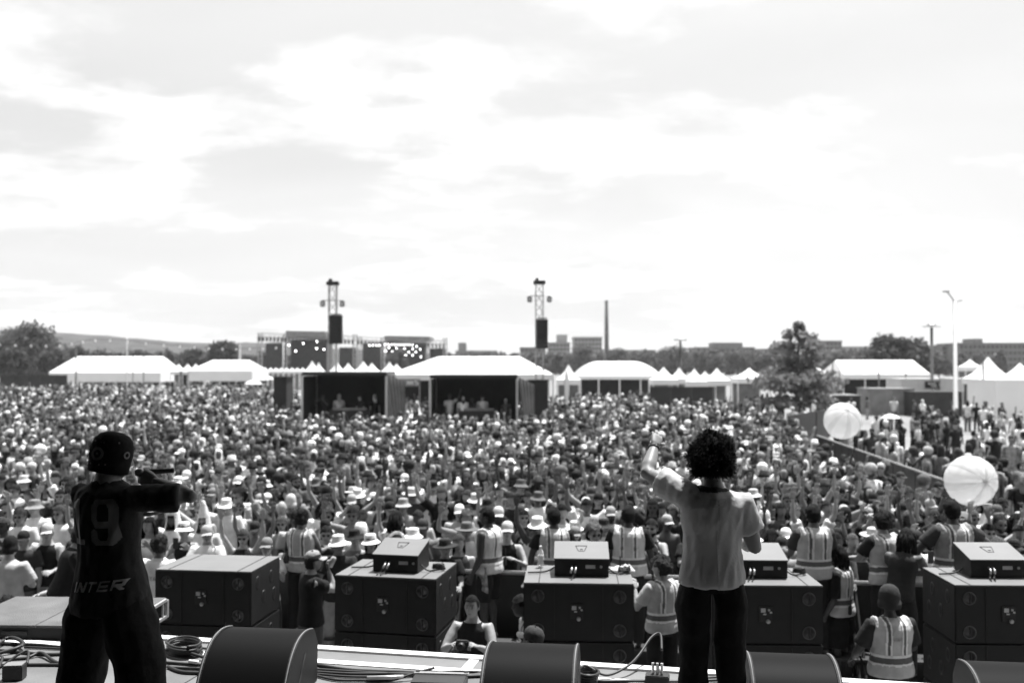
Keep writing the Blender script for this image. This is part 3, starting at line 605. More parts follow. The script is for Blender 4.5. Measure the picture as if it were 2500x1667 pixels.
# ================================================================== STAGE GEAR
# ---- subwoofer stacks: three cabinets each, their tops level with the deck
SUBZ = 1.75; CH = SUBZ / 3; M_dish = mat('handle_dish_metal', .13, .3, .1, 8, spec=.6, metal=.85)
def sub_cabinet(w, dp, variant):
    r_ = empty('subwoofer', (0, 0, 0)); h = CH - .006
    MB().bevbox((0, dp / 2, h / 2), (w, dp, h - .004), .012).obj('body', M_cab, r_)
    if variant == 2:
        tp = MB().bevbox((0, dp / 2, h + .001), (w - .004, dp - .004, .008), .003).obj('top_panel', M_ctop, r_)  # pale panel carries the sun on the uppermost cabinet
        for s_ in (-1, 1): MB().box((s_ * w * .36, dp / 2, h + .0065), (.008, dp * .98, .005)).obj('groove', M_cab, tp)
    dish = None
    for sx in (-1, 1):
        for sz in (.2, .78):
            dish = dish or MB().lathe([(.0, .03), (.034, .03), (.05, .006), (.062, -.006), (.066, 0.0)], 18, m=Matrix.Rotation(R(-90), 3, 'X')).mesh('handle', True)
            dd = mkobj('handle', dish, M_dish, r_, loc=(sx * w * .37, -.002, sz * h))
            MB().tube([(.004, -.004, .05), (.004, -.016, 0), (.004, -.004, -.05)], .009, 6).obj('grip', M_black, dd, True)
    MB().box((-.02, -.004, h * .52), (.13, .008, .15)).obj('connector_plate', M_black, r_)
    for lx, lz, lw, lh in ((-.045, .585, .045, .04), (.012, .59, .02, .02), (.03, .55, .02, .018), (-.03, .52, .03, .012)): MB().box((lx, -.011, h * lz), (lw, .006, lh)).obj('rating_label', M_alu, r_)
    MB().lathe([(.02, 0), (.02, .02), (.01, .022)], 12, (.0, -.008, h * .4), m=Matrix.Rotation(R(90), 3, 'X')).obj('socket', M_steel, r_)
    for sx in (-1, 1):
        for yy, zz in ((.22, .74), (.42, .42), (.68, .72), (.78, .36)):
            MB().lathe([(.0, .0), (.03, .0), (.05, .006), (.06, .001)], 14, (sx * (w / 2 - .002), yy * dp, zz * h), sx=1.25, m=Matrix.Rotation(R(90 * sx), 3, 'Y')).obj('side_port', M_black, r_, True)
    MB().box((0, -.003, h * .985), (w * .98, .006, .006)).box((-w * .22, -.003, h * .5), (.006, .006, h * .9)).box((w * .22, -.003, h * .5), (.006, .006, h * .9)).obj('seam', M_black, r_)
    return r_
STK = [((378, 1388.5), (613, 1395)), ((817, 1402), (1064, 1413)), ((1278, 1421), (1548, 1424.5)), ((1738, 1427), (2010, 1429)), ((2331, 1427), (2603, 1429))]
wherel = ['beside the performer in the black jersey', 'left of the pit photographer', 'left of the performer in the pale shirt', 'right of the performer in the pale shirt', 'at the right edge']
tops = []
for i, (a, b_) in enumerate(STK):
    A = at_z(*a, SUBZ); B = at_z(*b_, SUBZ); w = (B - A).length; rz = math.atan2(B.y - A.y, B.x - A.x); mid = (A + B) / 2; tops.append((mid, rz, w))
    for j in range(3):
        c = sub_cabinet(w, .86, j); c.location = (mid.x, mid.y, j * CH); c.rotation_euler = (0, 0, rz + (0.004 * (j - 1) if i % 2 else 0))
        tag(c, f'{["bottom", "middle", "top"][j]} black subwoofer cabinet of the stack {wherel[i]}', 'speaker', 'subwoofer cabinets in front of the stage')
# ---- front-fill speakers on stacks 2..5
def front_fill(i, pxl, pxr, ybot, label):
    mid, rz, w = tops[i]; A = at_z(pxl, ybot, SUBZ + .002); B = at_z(pxr, ybot, SUBZ + .002); wd = (B - A).length; c = (A + B) / 2
    r_ = empty('front_fill_speaker', (c.x, c.y, SUBZ + .006), rz); tag(r_, label, 'speaker', 'front fill speakers on the subwoofers')
    h0, h1, dp = .17, .27, .42                                  # wedge: low at the back (towards us), high at the front
    MB().prism([(0, 0.0), (dp, 0.0), (dp, h1), (0.0, h0)], -wd / 2, wd / 2, lambda a, c_, e: Vector((e, a, c_))).obj('body', M_cab, r_)
    tp = MB().prism([(-.012, h0 + .004), (dp + .005, h1 + .004), (dp + .005, h1 + .014), (-.012, h0 + .014)], -wd / 2 - .006, wd / 2 + .006, lambda a, c_, e: Vector((e, a, c_))).obj('top_plate', M_ctop, r_)  # plate coloured as lit from above
    sl = (h1 - h0) / dp; P = lambda x, y: Vector((x, y, h0 + sl * y + .0165))
    lg = MB()                                                     # trapezoid badge outline with a small bar
    for q0, q1 in (((-.06, .3), (.06, .3)), ((.06, .3), (.03, .17)), ((.03, .17), (-.03, .17)), ((-.03, .17), (-.06, .3))):
        lg.tube([P(*q0), P(*q1)], .0035, 4)
    lg.tube([P(-.015, .21), P(.015, .21)], .005, 4); lg.obj('badge', M_cab, tp)
    MB().box((.09, -.004, .1), (.1, .006, .036)).obj('label_plate', M_steel, r_); MB().lathe([(.014, 0), (.014, .012)], 12, (.2, 0, .1), m=Matrix.Rotation(R(90), 3, 'X')).obj('socket', M_steel, r_)
    for x in (-.1, -.06): 
        pg = MB().tube([(x, 0, .1), (x, -.045, .085), (x - .012, -.075, .05)], .011, 8).obj('plug', M_alu, r_, True)
    return r_, wd
ffs = [front_fill(1, 908, 1022, 1397, 'wedge-shaped front fill speaker on the stack left of the pit photographer'), front_fill(2, 1354, 1486, 1407, 'wedge-shaped front fill speaker beside the water bottle'),
       front_fill(3, 1786, 1922, 1411, 'wedge-shaped front fill speaker right of the pale-shirted performer'), front_fill(4, 2371, 2505, 1410, 'wedge-shaped front fill speaker at the right edge')]
for n_, ((r_, wd), lab) in enumerate(zip(ffs, ('left of the pit photographer', 'beside the water bottle', 'right of the pale-shirted performer', 'at the right edge'))):
    M4 = Matrix.Translation(r_.location) @ Matrix.Rotation(r_.rotation_euler.z, 4, 'Z'); dpb = -.115
    for x in ((-.1, -.06) if n_ != 1 else (-.06,)):
        pts = [(x - .012, -.075, .05), (x - .03, -.1, .012), (x - .045, dpb - .05, .0), (x - .05, dpb - .085, -.12), (x - .035, dpb - .07, -.4), (x - .04, dpb - .08, -.9)]
        o = MB().tube([M4 @ p for p in bez(pts, 6)], .007, 6).obj('cable', M_rub); tag(o, f'{"left" if x == -.1 else "right"} thin cable hanging from the front fill {lab}', 'cable', 'cables from the front fills')
    # link cable and coil lying on the cabinet top
    pts = [(wd / 2, .12, .06), (wd / 2 + .08, .1, .012), (wd / 2 + .16, .14, .012)]
    for t_ in range(22): a = t_ * .9; pts.append((wd / 2 + .17 + .07 * math.cos(a) * (1 - t_ * .01), .2 + .05 * math.sin(a), .014 + .0025 * t_))
    o = MB().tube([M4 @ p for p in bez(pts, 4)], .008, 6).obj('cable', M_rub); tag(o, f'coiled link cable on the cabinet top by the front fill {lab}', 'cable', 'coils on the cabinet tops')
    o = MB().tube([M4 @ p for p in bez([(-wd / 2, .2, .05), (-wd / 2 - .1, .16, .012), (-wd / 2 - .28, .1, .012)], 6)], .009, 6).obj('cable', M_rub); tag(o, f'short flat cable left of the front fill {lab}', 'cable')
# water bottle on stack 3
bp = at_z(1320, 1382, SUBZ + .01); r_ = empty('water_bottle', bp); tag(r_, 'clear plastic water bottle standing on the subwoofer top', 'bottle')
mcl = mat('clear_plastic', .85, .12, 0, 5, spec=.7, alpha=.55)
MB().lathe([(.0, 0), (.032, .002), (.034, .02), (.031, .05), (.034, .08), (.033, .13), (.03, .155), (.014, .19), (.013, .2)], 16).obj('body', mcl, r_, True)
MB().lathe([(.015, .2), (.015, .22), (.0, .222)], 12).obj('cap', M_white, r_); MB().lathe([(.0345, .07), (.0345, .12)], 16).obj('label_band', M_white, r_)
cl = MB(); rr = random.Random(3)                                   # crumpled white cloth/gloves heap by the coil
for k_ in range(5): cl.lathe([(.0, .05 + .01 * k_), (.03, .045), (.05, .02), (.055, 0)], 9, at_z(1500 + 9 * k_, 1396 - 3 * (k_ % 2), SUBZ + .01), 1.2, .8)
o = cl.obj('cloth_bundle', M_white, None, True); tag(o, 'crumpled white cloth on the subwoofer beside the coil', 'cloth')

# ---- floor monitors
M_grille = bpy.data.materials.new('perforated_grille'); M_grille.use_nodes = True
t = M_grille.node_tree; b = t.nodes['Principled BSDF']; b.inputs['Roughness'].default_value = .6; b.inputs['Specular IOR Level'].default_value = .06
co = t.nodes.new('ShaderNodeTexCoord'); vo = t.nodes.new('ShaderNodeTexVoronoi'); vo.inputs['Scale'].default_value = 105; vo.inputs['Randomness'].default_value = 0.0; t.links.new(co.outputs['UV'], vo.inputs['Vector'])
cr = t.nodes.new('ShaderNodeValToRGB'); t.links.new(vo.outputs['Distance'], cr.inputs[0]); cr.color_ramp.elements[0].position = .33; cr.color_ramp.elements[0].color = (.004, .004, .004, 1); cr.color_ramp.elements[1].position = .45; cr.color_ramp.elements[1].color = (.006, .006, .006, 1)
t.links.new(cr.outputs[0], b.inputs['Base Color'])
def wedge(pxl, pxr, yt, label, slots=True):
    ZT = DECK + .40; A = at_z(pxl, yt, ZT); B = at_z(pxr, yt + (pxr - pxl) * .035, ZT); w = (B - A).length; mid = (A + B) / 2
    rz = math.atan2(B.y - A.y, B.x - A.x); r_ = empty('floor_monitor', (mid.x, mid.y, DECK + .004), rz); tag(r_, label, 'speaker', 'floor monitors along the stage edge')
    # profile (depth a towards the audience, height c): grille slopes up away from us and rolls over the top
    bzp = ((-.46, .02), (-.33, .33), (-.15, .43), (.13, .355)); prof = [tuple(sum(c_ * q_[k_] for c_, q_ in zip(((1 - f) ** 3, 3 * f * (1 - f) ** 2, 3 * f * f * (1 - f), f ** 3), bzp)) for k_ in (0, 1)) for f in np.linspace(0, 1, 18)]; n = len(prof)
    me = bpy.data.meshes.new('grille'); x0, x1 = -w / 2 + .02, w / 2 - .02
    vs = [(x0, a, c) for a, c in prof] + [(x1, a, c) for a, c in prof]; fs = [(i, i + 1, n + i + 1, n + i) for i in range(n - 1)]
    me.from_pydata(vs, [], fs); uv = me.uv_layers.new(name='UVMap'); ln = [0]
    for i in range(1, n): ln.append(ln[-1] + math.dist(prof[i], prof[i - 1]))
    for lp in me.loops: uv.data[lp.index].uv = (vs[lp.vertex_index][0] + .5, ln[lp.vertex_index % n])
    me.shade_smooth(); mkobj('grille', me, M_grille, r_)
    body = [(a + (.01 if i < n - 2 else 0), c - .008) for i, (a, c) in enumerate(prof)] + [(.19, .24), (.17, .0), (-.44, .0)]
    MB().prism(body, x0, x1, lambda a, c, e: Vector((e, a, c))).obj('cabinet', M_cab, r_)
    side = [(a - .004, c + .006) for i, (a, c) in enumerate(prof)] + [(.2, .25), (.185, .0), (-.465, .0)]
    for s_ in (-1, 1):
        xx = s_ * (w / 2 - .01)
        q = MB().prism(side, xx - .012, xx + .012, lambda a, c, e: Vector((e, a, c))).obj('side_panel', M_cab, r_)
        # light worn edge trim
        MB().tube([(xx, a, c + .001) for a, c in side[:n]], .004, 5).obj('edge_trim', M_scrg, q)
        for yy, zz, ll in ((-.1, .2, .13), (-.15, .13, .15)):
            ax = Matrix.Rotation(R(52), 3, 'X')
            MB().box((xx + s_ * .013, yy, zz), (.004, ll, .028), ax=ax).obj('vent_slot', M_black, q)
    MB().box((-w * .05, .14, .29), (.1, .03, .02)).obj('rear_handle', M_black, r_)
wedge(545, 752, 1526, 'floor monitor wedge right of the performer in the black jersey'); wedge(1192, 1412, 1563, 'floor monitor wedge in the middle of the stage edge')
wedge(1822, 2034, 1588, 'floor monitor wedge right of the pale-shirted performer'); wedge(2352, 2575, 1609, 'floor monitor wedge in the lower right corner')

# ---- low riser at the left end of the stage front
A = at_z(-120, 1524, DECK + .11); B = at_z(292, 1528, DECK + .11); rz = math.atan2(B.y - A.y, B.x - A.x); w = (B - A).length; mid = (A + B) / 2
r_ = empty('stage_riser', (mid.x, mid.y, DECK), rz); tag(r_, 'low grey riser with aluminium frame left on the stage edge', 'riser'); dp = .95
for i in range(2): MB().bevbox((-w / 4 + i * w / 2, dp / 2, .1), (w / 2 - .006, dp, .02), .003).obj('top_panel', mat('riser_carpet', .11, .8, .25, 4, .5, 90), r_)
MB().box((0, .012, .045), (w - .06, .02, .088)).obj('front_skirt', M_dark, r_); MB().box((-w * .12, .0, .05), (.2, .012, .03)).obj('name_plate', M_black, r_)
for yy in (.02, dp - .02): MB().box((w / 2 + .012, yy, .02), (.024, .035, .15)).obj('frame_post', M_alu, r_)
for zz in (-.045, .098): MB().box((w / 2 + .012, dp / 2, zz), (.022, dp - .08, .024)).obj('frame_rail', M_alu, r_)
for i in range(5): MB().box((w / 2 + .012, .12 + i * .18, .025), (.012, .02, .12)).obj('frame_bar', M_alu, r_)
# rear legs under the overhang so that it stands
for xx in (-w / 2 + .1, w / 2 - .1): MB().box((xx, dp - .08, -.4), (.05, .05, 1.0)).obj('leg', M_alu, r_)

# ---- cables on the deck
def D(px, py, dz=.012): p = at_z(px, py, DECK + .008); p.z = DECK + .008 + dz - .008; return p
def cable(px_pts, r, label, grp='cables on the stage deck', m=M_rub, dz=.012):
    o = MB().tube(bez([D(*p, dz) if len(p) == 2 else D(p[0], p[1], p[2]) for p in px_pts], 8), r, 7).obj('cable', m, None, True); tag(o, label, 'cable', grp)
cable([(0, 1572), (90, 1574), (160, 1580), (400, 1592)], .011, 'upper black cable across the left deck')
cable([(-30, 1592), (20, 1570, .05), (55, 1580, .05), (45, 1590, .04), (-20, 1600)], .014, 'thick cable loop at the left edge of the deck')
cable([(-30, 1586), (40, 1592), (110, 1598), (170, 1597), (240, 1602)], .013, 'black cable under the loop on the left deck')
cable([(-30, 1612), (60, 1607), (100, 1600, .03), (140, 1618), (210, 1630)], .012, 'cable crossing diagonally on the left deck')
cable([(-20, 1625), (80, 1623), (200, 1624)], .012, 'lowest straight cable on the left deck')
cable([(-10, 1605, .03), (6, 1618, .05), (0, 1640, .04), (40, 1632, .1), (68, 1628, .12), (66, 1645, .08)], .009, 'thin cable looping over the small box at lower left')
cable([(60, 1580), (150, 1584), (400, 1596)], .009, 'thin cable beside the upper cable on the left deck')
# coil right of the jersey performer
cx, cy = 450, 1592; pts = []
for t_ in range(64): a = t_ * .62; q = 1 - .012 * (t_ % 14); pts.append((cx + 44 * q * math.cos(a) + 2 * math.sin(t_), cy + 15 * q * math.sin(a), .012 + .0012 * t_))
pts += [(505, 1590, .03), (525, 1597, .02), (545, 1604, .015)]
cable(pts, .0095, 'big coil of black cable between performer and first monitor')
cable([(405, 1596, .04), (450, 1604, .05), (520, 1612), (545, 1616)], .012, 'cable lying over the coil'); cable([(400, 1617), (470, 1622), (515, 1624), (560, 1624)], .01, 'cable under the coil with pale plug')
cable([(410, 1628), (440, 1640), (480, 1643), (560, 1642)], .013, 'lowest thick cable by the first monitor'); cable([(415, 1630), (500, 1633), (560, 1634)], .01, 'thin cable above the lowest one by the first monitor')
for i, (x0, y0, x1, y1) in enumerate(((462, 1621, 483, 1623), (500, 1620, 520, 1619))):
    o = MB().tube([D(x0, y0, .03), D(x1, y1, .03)], .014, 8).obj('cable_plug', M_white if i == 0 else M_black, None, True); tag(o, ('white' if i == 0 else 'black') + ' cable plug below the coil', 'plug')
for i, (y0, y1, y2, y3) in enumerate(((1622, 1636, 1642, 1652), (1634, 1640, 1647, 1650), (1640, 1645, 1645, 1655), (1645, 1652, 1650, 1640))):
    cable([(765, y0), (860, y1), (1000, y2), (1090, y3), (1180, 1650 - 3 * i)], .012 - .001 * i, f'{ORD[i]} cable from the top between the first two monitors')
cable([(765, 1648), (820, 1660), (880, 1661), (950, 1662), (1020, 1655, .05), (1060, 1648, .06)], .009, 'thin looped cable in front of the power box')
o = MB().tube([D(896, 1662, .03), D(955, 1661, .03), D(985, 1659, .03)], [.014, .017, .015], 8).obj('cable_plug', M_alu, None, True); tag(o, 'silver corrugated connector on the deck', 'plug')
p = D(1078, 1664, 0); r_ = empty('power_box', p, -EA * .4); tag(r_, 'flat black power box at the bottom between two monitors', 'box')
MB().bevbox((0, -.1, .035), (.36, .2, .06), .008).obj('case', M_black, r_); MB().bevbox((0, .0, .068), (.37, .04, .008), .002).obj('lid_edge', M_steel, r_)
for s_ in (-1, 1): MB().bevbox((s_ * .165, .02, .07), (.03, .04, .012), .003).obj('latch', M_black, r_)
p = D(38, 1652, 0); r_ = empty('floor_box', p, .12); tag(r_, 'small black cube box on the deck at lower left', 'box')
MB().bevbox((0, -.02, .05), (.13, .1, .1), .006).obj('case', M_black, r_); MB().bevbox((0, -.02, .103), (.12, .09, .006), .002).obj('lid', M_scrg, r_)
# cables and stage box by the right performer
cx, cy = 1430, 1658; pts = []
for t_ in range(40): a = t_ * .6; pts.append((cx + 26 * math.cos(a) + t_ * .2, cy + 11 * math.sin(a), .012 + .0015 * t_))
pts += [(1480, 1655, .03), (1530, 1645, .06), (1560, 1630, .1), (1590, 1614, .18), (1612, 1612, .2), (1616, 1632, .14)]
cable(pts, .009, 'coil by the middle monitor running up to the stage box'); cable([(1460, 1664), (1560, 1663), (1650, 1664), (1760, 1660)], .011, 'straight cable along the bottom by the pale-shirted performer')
p = D(1605, 1662, 0); r_ = empty('stage_box', p, -EA); tag(r_, 'black stage box with upright plugs left of the pale-shirted performer', 'box')
MB().bevbox((0, 0, .03), (.16, .1, .05), .006).obj('case', M_black, r_)
for s_ in (-1, 0, 1): MB().tube([(s_ * .03, 0, .05), (s_ * .03, 0, .13)], .01, 8).obj('plug', M_alu, r_)
cable([(1700, 1666), (1730, 1655), (1790, 1655), (1850, 1660)], .009, 'cable loop between the legs of the pale-shirted performer')

# ---- crowd barrier in front of the audience
BA = math.atan(0.14); BU = Vector((math.cos(BA), -math.sin(BA), 0)); BV = Vector((math.sin(BA), math.cos(BA), 0)); B0 = Vector((0, 13.15, 0))
def bar(u, v, z=0): p = B0 + BU * u + BV * v; return Vector((p.x, p.y, z))
def barrier_proto():
    r_ = empty('crowd_barrier', (0, 0, 0))
    MB().box((0, .03, .62), (.985, .012, 1.12)).obj('sheet', M_black, r_); MB().bevbox((0, .02, 1.2), (.99, .07, .05), .015).obj('top_rail', M_steel, r_)
    for s_ in (-1, 1):
        MB().box((s_ * .46, .0, .6), (.05, .045, 1.15)).obj('upright', M_black, r_); MB().tube([(s_ * .46, -.02, 1.1), (s_ * .46, -.75, .06)], .022, 6).obj('brace', M_black, r_)
        MB().box((s_ * .46, -.3, .025), (.05, 1.3, .04)).obj('foot', M_black, r_)
    MB().box((0, -.42, .40), (.97, .34, .03)).obj('step', M_scr, r_)
    MB().box((0, -.28, .2), (.9, .012, .36)).obj('step_riser', M_black, r_)
    return r_
bp_ = barrier_proto(); nbar = 17
for i in range(nbar):
    o = bp_ if i == 0 else copy_tree(bp_); p = bar(-8.2 + i * 1.0, 0); o.location = p; o.rotation_euler = (0, 0, -BA)
    tag(o, f'{ORD[i]} black crowd barrier section from the left in front of the audience', 'barrier', 'crowd barrier along the pit')
# side barrier running away on the right
q0 = at_z(2420, 1213, 1.2); q1 = at_z(1995, 1063, 1.2); ln = (q1 - q0).length; n_ = int(ln / 1.0); ang = math.atan2(q1.y - q0.y, q1.x - q0.x)
sp = empty('side_barrier', (0, 0, 0)); MB().box((0, 0, .6), (.985, .02, 1.15)).obj('sheet', M_black, sp); MB().bevbox((0, 0, 1.2), (.99, .09, .05), .015).obj('top_rail', M_scrg, sp)
for s_ in (-1, 1): MB().box((s_ * .47, -.04, .6), (.04, .05, 1.15)).obj('upright', M_scr, sp)
for i in range(n_):
    o = sp if i == 0 else copy_tree(sp); p = q0 + (q1 - q0) * ((i + .5) / n_); o.location = (p.x, p.y, 0); o.rotation_euler = (0, 0, ang)
    tag(o, f'{ORD[i] if i < 40 else str(i)} panel of the black side barrier counted from the right beach ball', 'barrier', 'side barrier on the right')
a = at_d(1925, 1046, 41); b_ = at_d(2022, 1008, 47); ang = math.atan2(b_.y - a.y, b_.x - a.x); w = (Vector((b_.x, b_.y)) - Vector((a.x, a.y))).length
r_ = empty('banner_fence', ((a.x + b_.x) / 2, (a.y + b_.y) / 2, 0), ang); tag(r_, 'black banner fence running back left of the left beach ball', 'fence')
for i in range(3): MB().box((-w / 3 + i * w / 3, (.02 if i % 2 else 0), .95), (w / 3 - .02, .04, 1.7)).obj('panel', M_black, r_)
for i in range(4): MB().box((-w / 2 + i * w / 3, .05, .95), (.06, .06, 1.9)).obj('post', M_steel, r_)

# ---- beach balls tossed above the crowd
def beach_ball(px, py, rpx, d, rot, label):
    c = at_d(px, py, d); r = rpx / ppm(d); me = bpy.data.meshes.new('panel'); r_ = empty('beach_ball', c); r_.rotation_euler = rot; tag(r_, label, 'beach ball', 'beach balls above the crowd')
    for s_ in range(12):
        mb = MB(); na, nb = 6, 20
        for i in range(nb + 1):
            ph = math.pi * i / nb
            for j in range(na + 1):
                w0 = .3 if s_ % 2 else 0; th = 2 * math.pi * ((s_ + (w0 if False else 0)) + (j / na) * 1.0 + (.17 if s_ % 2 else -.17) * (1 - 2 * j / na) * -1) / 12; puff = 1 + .02 * math.sin(math.pi * j / na) + .012 * noise.noise((th * 6, ph * 3, 1)) + .016 * noise.noise((math.sin(th) * 9, math.cos(th) * 9, 2)) * math.exp(-((ph - 0) / .9) ** 2)
                pk = 1 - .06 * math.exp(-((ph) / .12) ** 2) - .06 * math.exp(-((math.pi - ph) / .12) ** 2)
                rr = r * puff * pk; mb.v.append((rr * math.sin(ph) * math.cos(th), rr * math.sin(ph) * math.sin(th), rr * math.cos(ph)))
        mb.f = [(i * (na + 1) + j, i * (na + 1) + j + 1, (i + 1) * (na + 1) + j + 1, (i + 1) * (na + 1) + j) for i in range(nb) for j in range(na)]
        mb.obj('panel', M_ballw if s_ % 2 else M_ballg, r_, True)
    MB().lathe([(.0, r * .965), (.05, r * .965), (.055, r * .955)], 16).obj('valve_disc', M_ballw, r_)
def ballmat(name, g):
    m = mat(name, g, .22, .06, 6, .12, 14, .6); t_ = m.node_tree; b = t_.nodes['Principled BSDF']
    b.inputs['Subsurface Weight'].default_value = .0; tr = t_.nodes.new('ShaderNodeBsdfTranslucent'); tr.inputs[0].default_value = (g, g, g, 1); mx = t_.nodes.new('ShaderNodeMixShader'); mx.inputs[0].default_value = .55
    o = [n for n in t_.nodes if n.type == 'OUTPUT_MATERIAL'][0]; t_.links.new(b.outputs[0], mx.inputs[1]); t_.links.new(tr.outputs[0], mx.inputs[2]); tp_ = t_.nodes.new('ShaderNodeBsdfTransparent'); m2_ = t_.nodes.new('ShaderNodeMixShader'); m2_.inputs[0].default_value = .2; t_.links.new(mx.outputs[0], m2_.inputs[1]); t_.links.new(tp_.outputs[0], m2_.inputs[2]); t_.links.new(m2_.outputs[0], o.inputs[0]); return m
M_ballw = ballmat('ball_white_vinyl', .85); M_ballg = ballmat('ball_grey_vinyl', .7)
beach_ball(2057, 1027, 44, 20.5, (R(52), R(-14), R(10)), 'smaller beach ball with grey stripes floating over the side barrier'); beach_ball(2370, 1173, 60, 14.6, (R(82), R(-58), R(15)), 'larger beach ball with grey stripes above the orange-vest staff at right'.replace('orange-vest ', 'vested '))
# pit clutter: road case and pipes
p = at_z(748, 1565, .02); r_ = empty('metal_frame', (p.x, 11.2, 0)); tag(r_, 'low metal stand beside the drinking man', 'stand')
for xx in (-.09, .09): MB().tube([(xx, 0, 0), (xx, 0, .95)], .014, 6).obj('post', M_steel, r_)
for zz in (.3, .95): MB().tube([(-.1, 0, zz), (.1, 0, zz)], .014, 6).obj('rail', M_steel, r_)
MB().bevbox((0, .02, .68), (.14, .08, .3), .01).obj('bag', M_scrg, r_)
o = MB().tube([at_z(2218, 1641, .05), at_z(2268, 1642, .05)], .04, 10).obj('pipe', M_alu, None, True); tag(o, 'pale pipe lying on the pit floor right of the beanie wearer', 'pipe')

# ================================================================== PEOPLE
def remesh(mb, vox, smooth=6, fac=.5):
    me = mb.mesh('tmp'); o = bpy.data.objects.new('tmp', me); COL.objects.link(o)
    m1 = o.modifiers.new('r', 'REMESH'); m1.mode = 'VOXEL'; m1.voxel_size = vox; m1.use_smooth_shade = True
    m2 = o.modifiers.new('s', 'SMOOTH'); m2.iterations = smooth; m2.factor = fac
    dg = bpy.context.evaluated_depsgraph_get(); ev = o.evaluated_get(dg); r = bpy.data.meshes.new_from_object(ev)
    bpy.data.objects.remove(o); bpy.data.meshes.remove(me); return r
def mesh_arrays(me):
    v = np.empty(len(me.vertices) * 3, np.float32); me.vertices.foreach_get('co', v); return v.reshape(-1, 3), [tuple(p.vertices) for p in me.polygons]
HEAD = {}
def head_grid(nu, nv):
    th = np.linspace(0, 2 * np.pi, nu, endpoint=False); ph = np.linspace(0, np.pi, nv + 1)[1:-1]
    u = np.array([(math.sin(p) * math.sin(t_), math.sin(p) * math.cos(t_), math.cos(p)) for p in ph for t_ in th] + [(0, 0, 1), (0, 0, -1)])
    nr = len(ph); f = [(i * nu + j, i * nu + (j + 1) % nu, (i + 1) * nu + (j + 1) % nu, (i + 1) * nu + j) for i in range(nr - 1) for j in range(nu)]
    f += [(nr * nu, (j + 1) % nu, j) for j in range(nu)] + [(nr * nu + 1, (nr - 1) * nu + j, (nr - 1) * nu + (j + 1) % nu) for j in range(nu)]
    return u, f
def head_shape(u, off=0.0):
    x, y, z = u.T; jaw = np.clip((-z - .1) / .9, 0, 1); fr = np.clip(y, 0, 1); ax = np.abs(x)
    X = (.077 + off) * x * (1 - .22 * jaw); Y = (.099 + off) * y + jaw * .012; Z = (.121 + off) * z
    Y = np.where(y > .55, Y - (y - .55) * .012, Y)
    h = np.interp(z, [-.34, -.22, -.15, .1, .22], [0, .022, .027, .008, 0])
    Y += h * np.exp(-(x / .16) ** 2) * fr ** 3
    Y -= .013 * np.exp(-((ax - .36) / .2) ** 2 - ((z - .06) / .12) ** 2) * fr
    Y += .006 * np.exp(-((z - .24) / .09) ** 2 - (x / .6) ** 2) * fr
    Y += .007 * np.exp(-(x / .3) ** 2 - ((z + .52) / .12) ** 2) * fr + .010 * np.exp(-(x / .35) ** 2 - ((z + .84) / .16) ** 2) * fr
    return np.stack([X, Y, Z], 1)
def head_tone(u):
    x, y, z = u.T; ax = np.abs(x); t_ = np.ones(len(u)); fr = y > .2
    t_ = np.where(fr & (((ax - .37) / .17) ** 2 + ((z - .07) / .075) ** 2 < 1), .25, t_)
    t_ = np.where(fr & (np.abs(ax - .37) < .22) & (np.abs(z - .235) < .05), .4, t_)
    t_ = np.where(fr & (ax < .28) & (np.abs(z + .52) < .075), .6, t_); return t_
HU, HF = head_grid(30, 22); HUc, HFc = head_grid(26, 20)
def head_shell(mask, off, name, amp=0.0, freq=20, hi=True, seed=0):
    u, f = (HU, HF) if hi else (HUc, HFc); p = head_shape(u, off)
    if amp:
        p = np.array([q + w * amp * noise.noise(Vector(q) * freq + Vector((seed, 0, 0))) for q, w in zip(p, u)])
    k = mask(u[:, 0], u[:, 1], u[:, 2]); fs = [q for q in f if all(k[i] for i in q)]
    mb = MB(); mb.v = [tuple(q) for q in p]; mb.f = fs; me = mb.mesh(name, True); bm = bmesh.new(); bm.from_mesh(me)
    bmesh.ops.delete(bm, geom=[v for v in bm.verts if not v.link_faces], context='VERTS'); bm.to_mesh(me); bm.free(); return me
hl_short = lambda x, y, z: np.where(y > .35, z > .40, np.where(y > -.15, z > .08, z > -.55))
HAIRM = {}
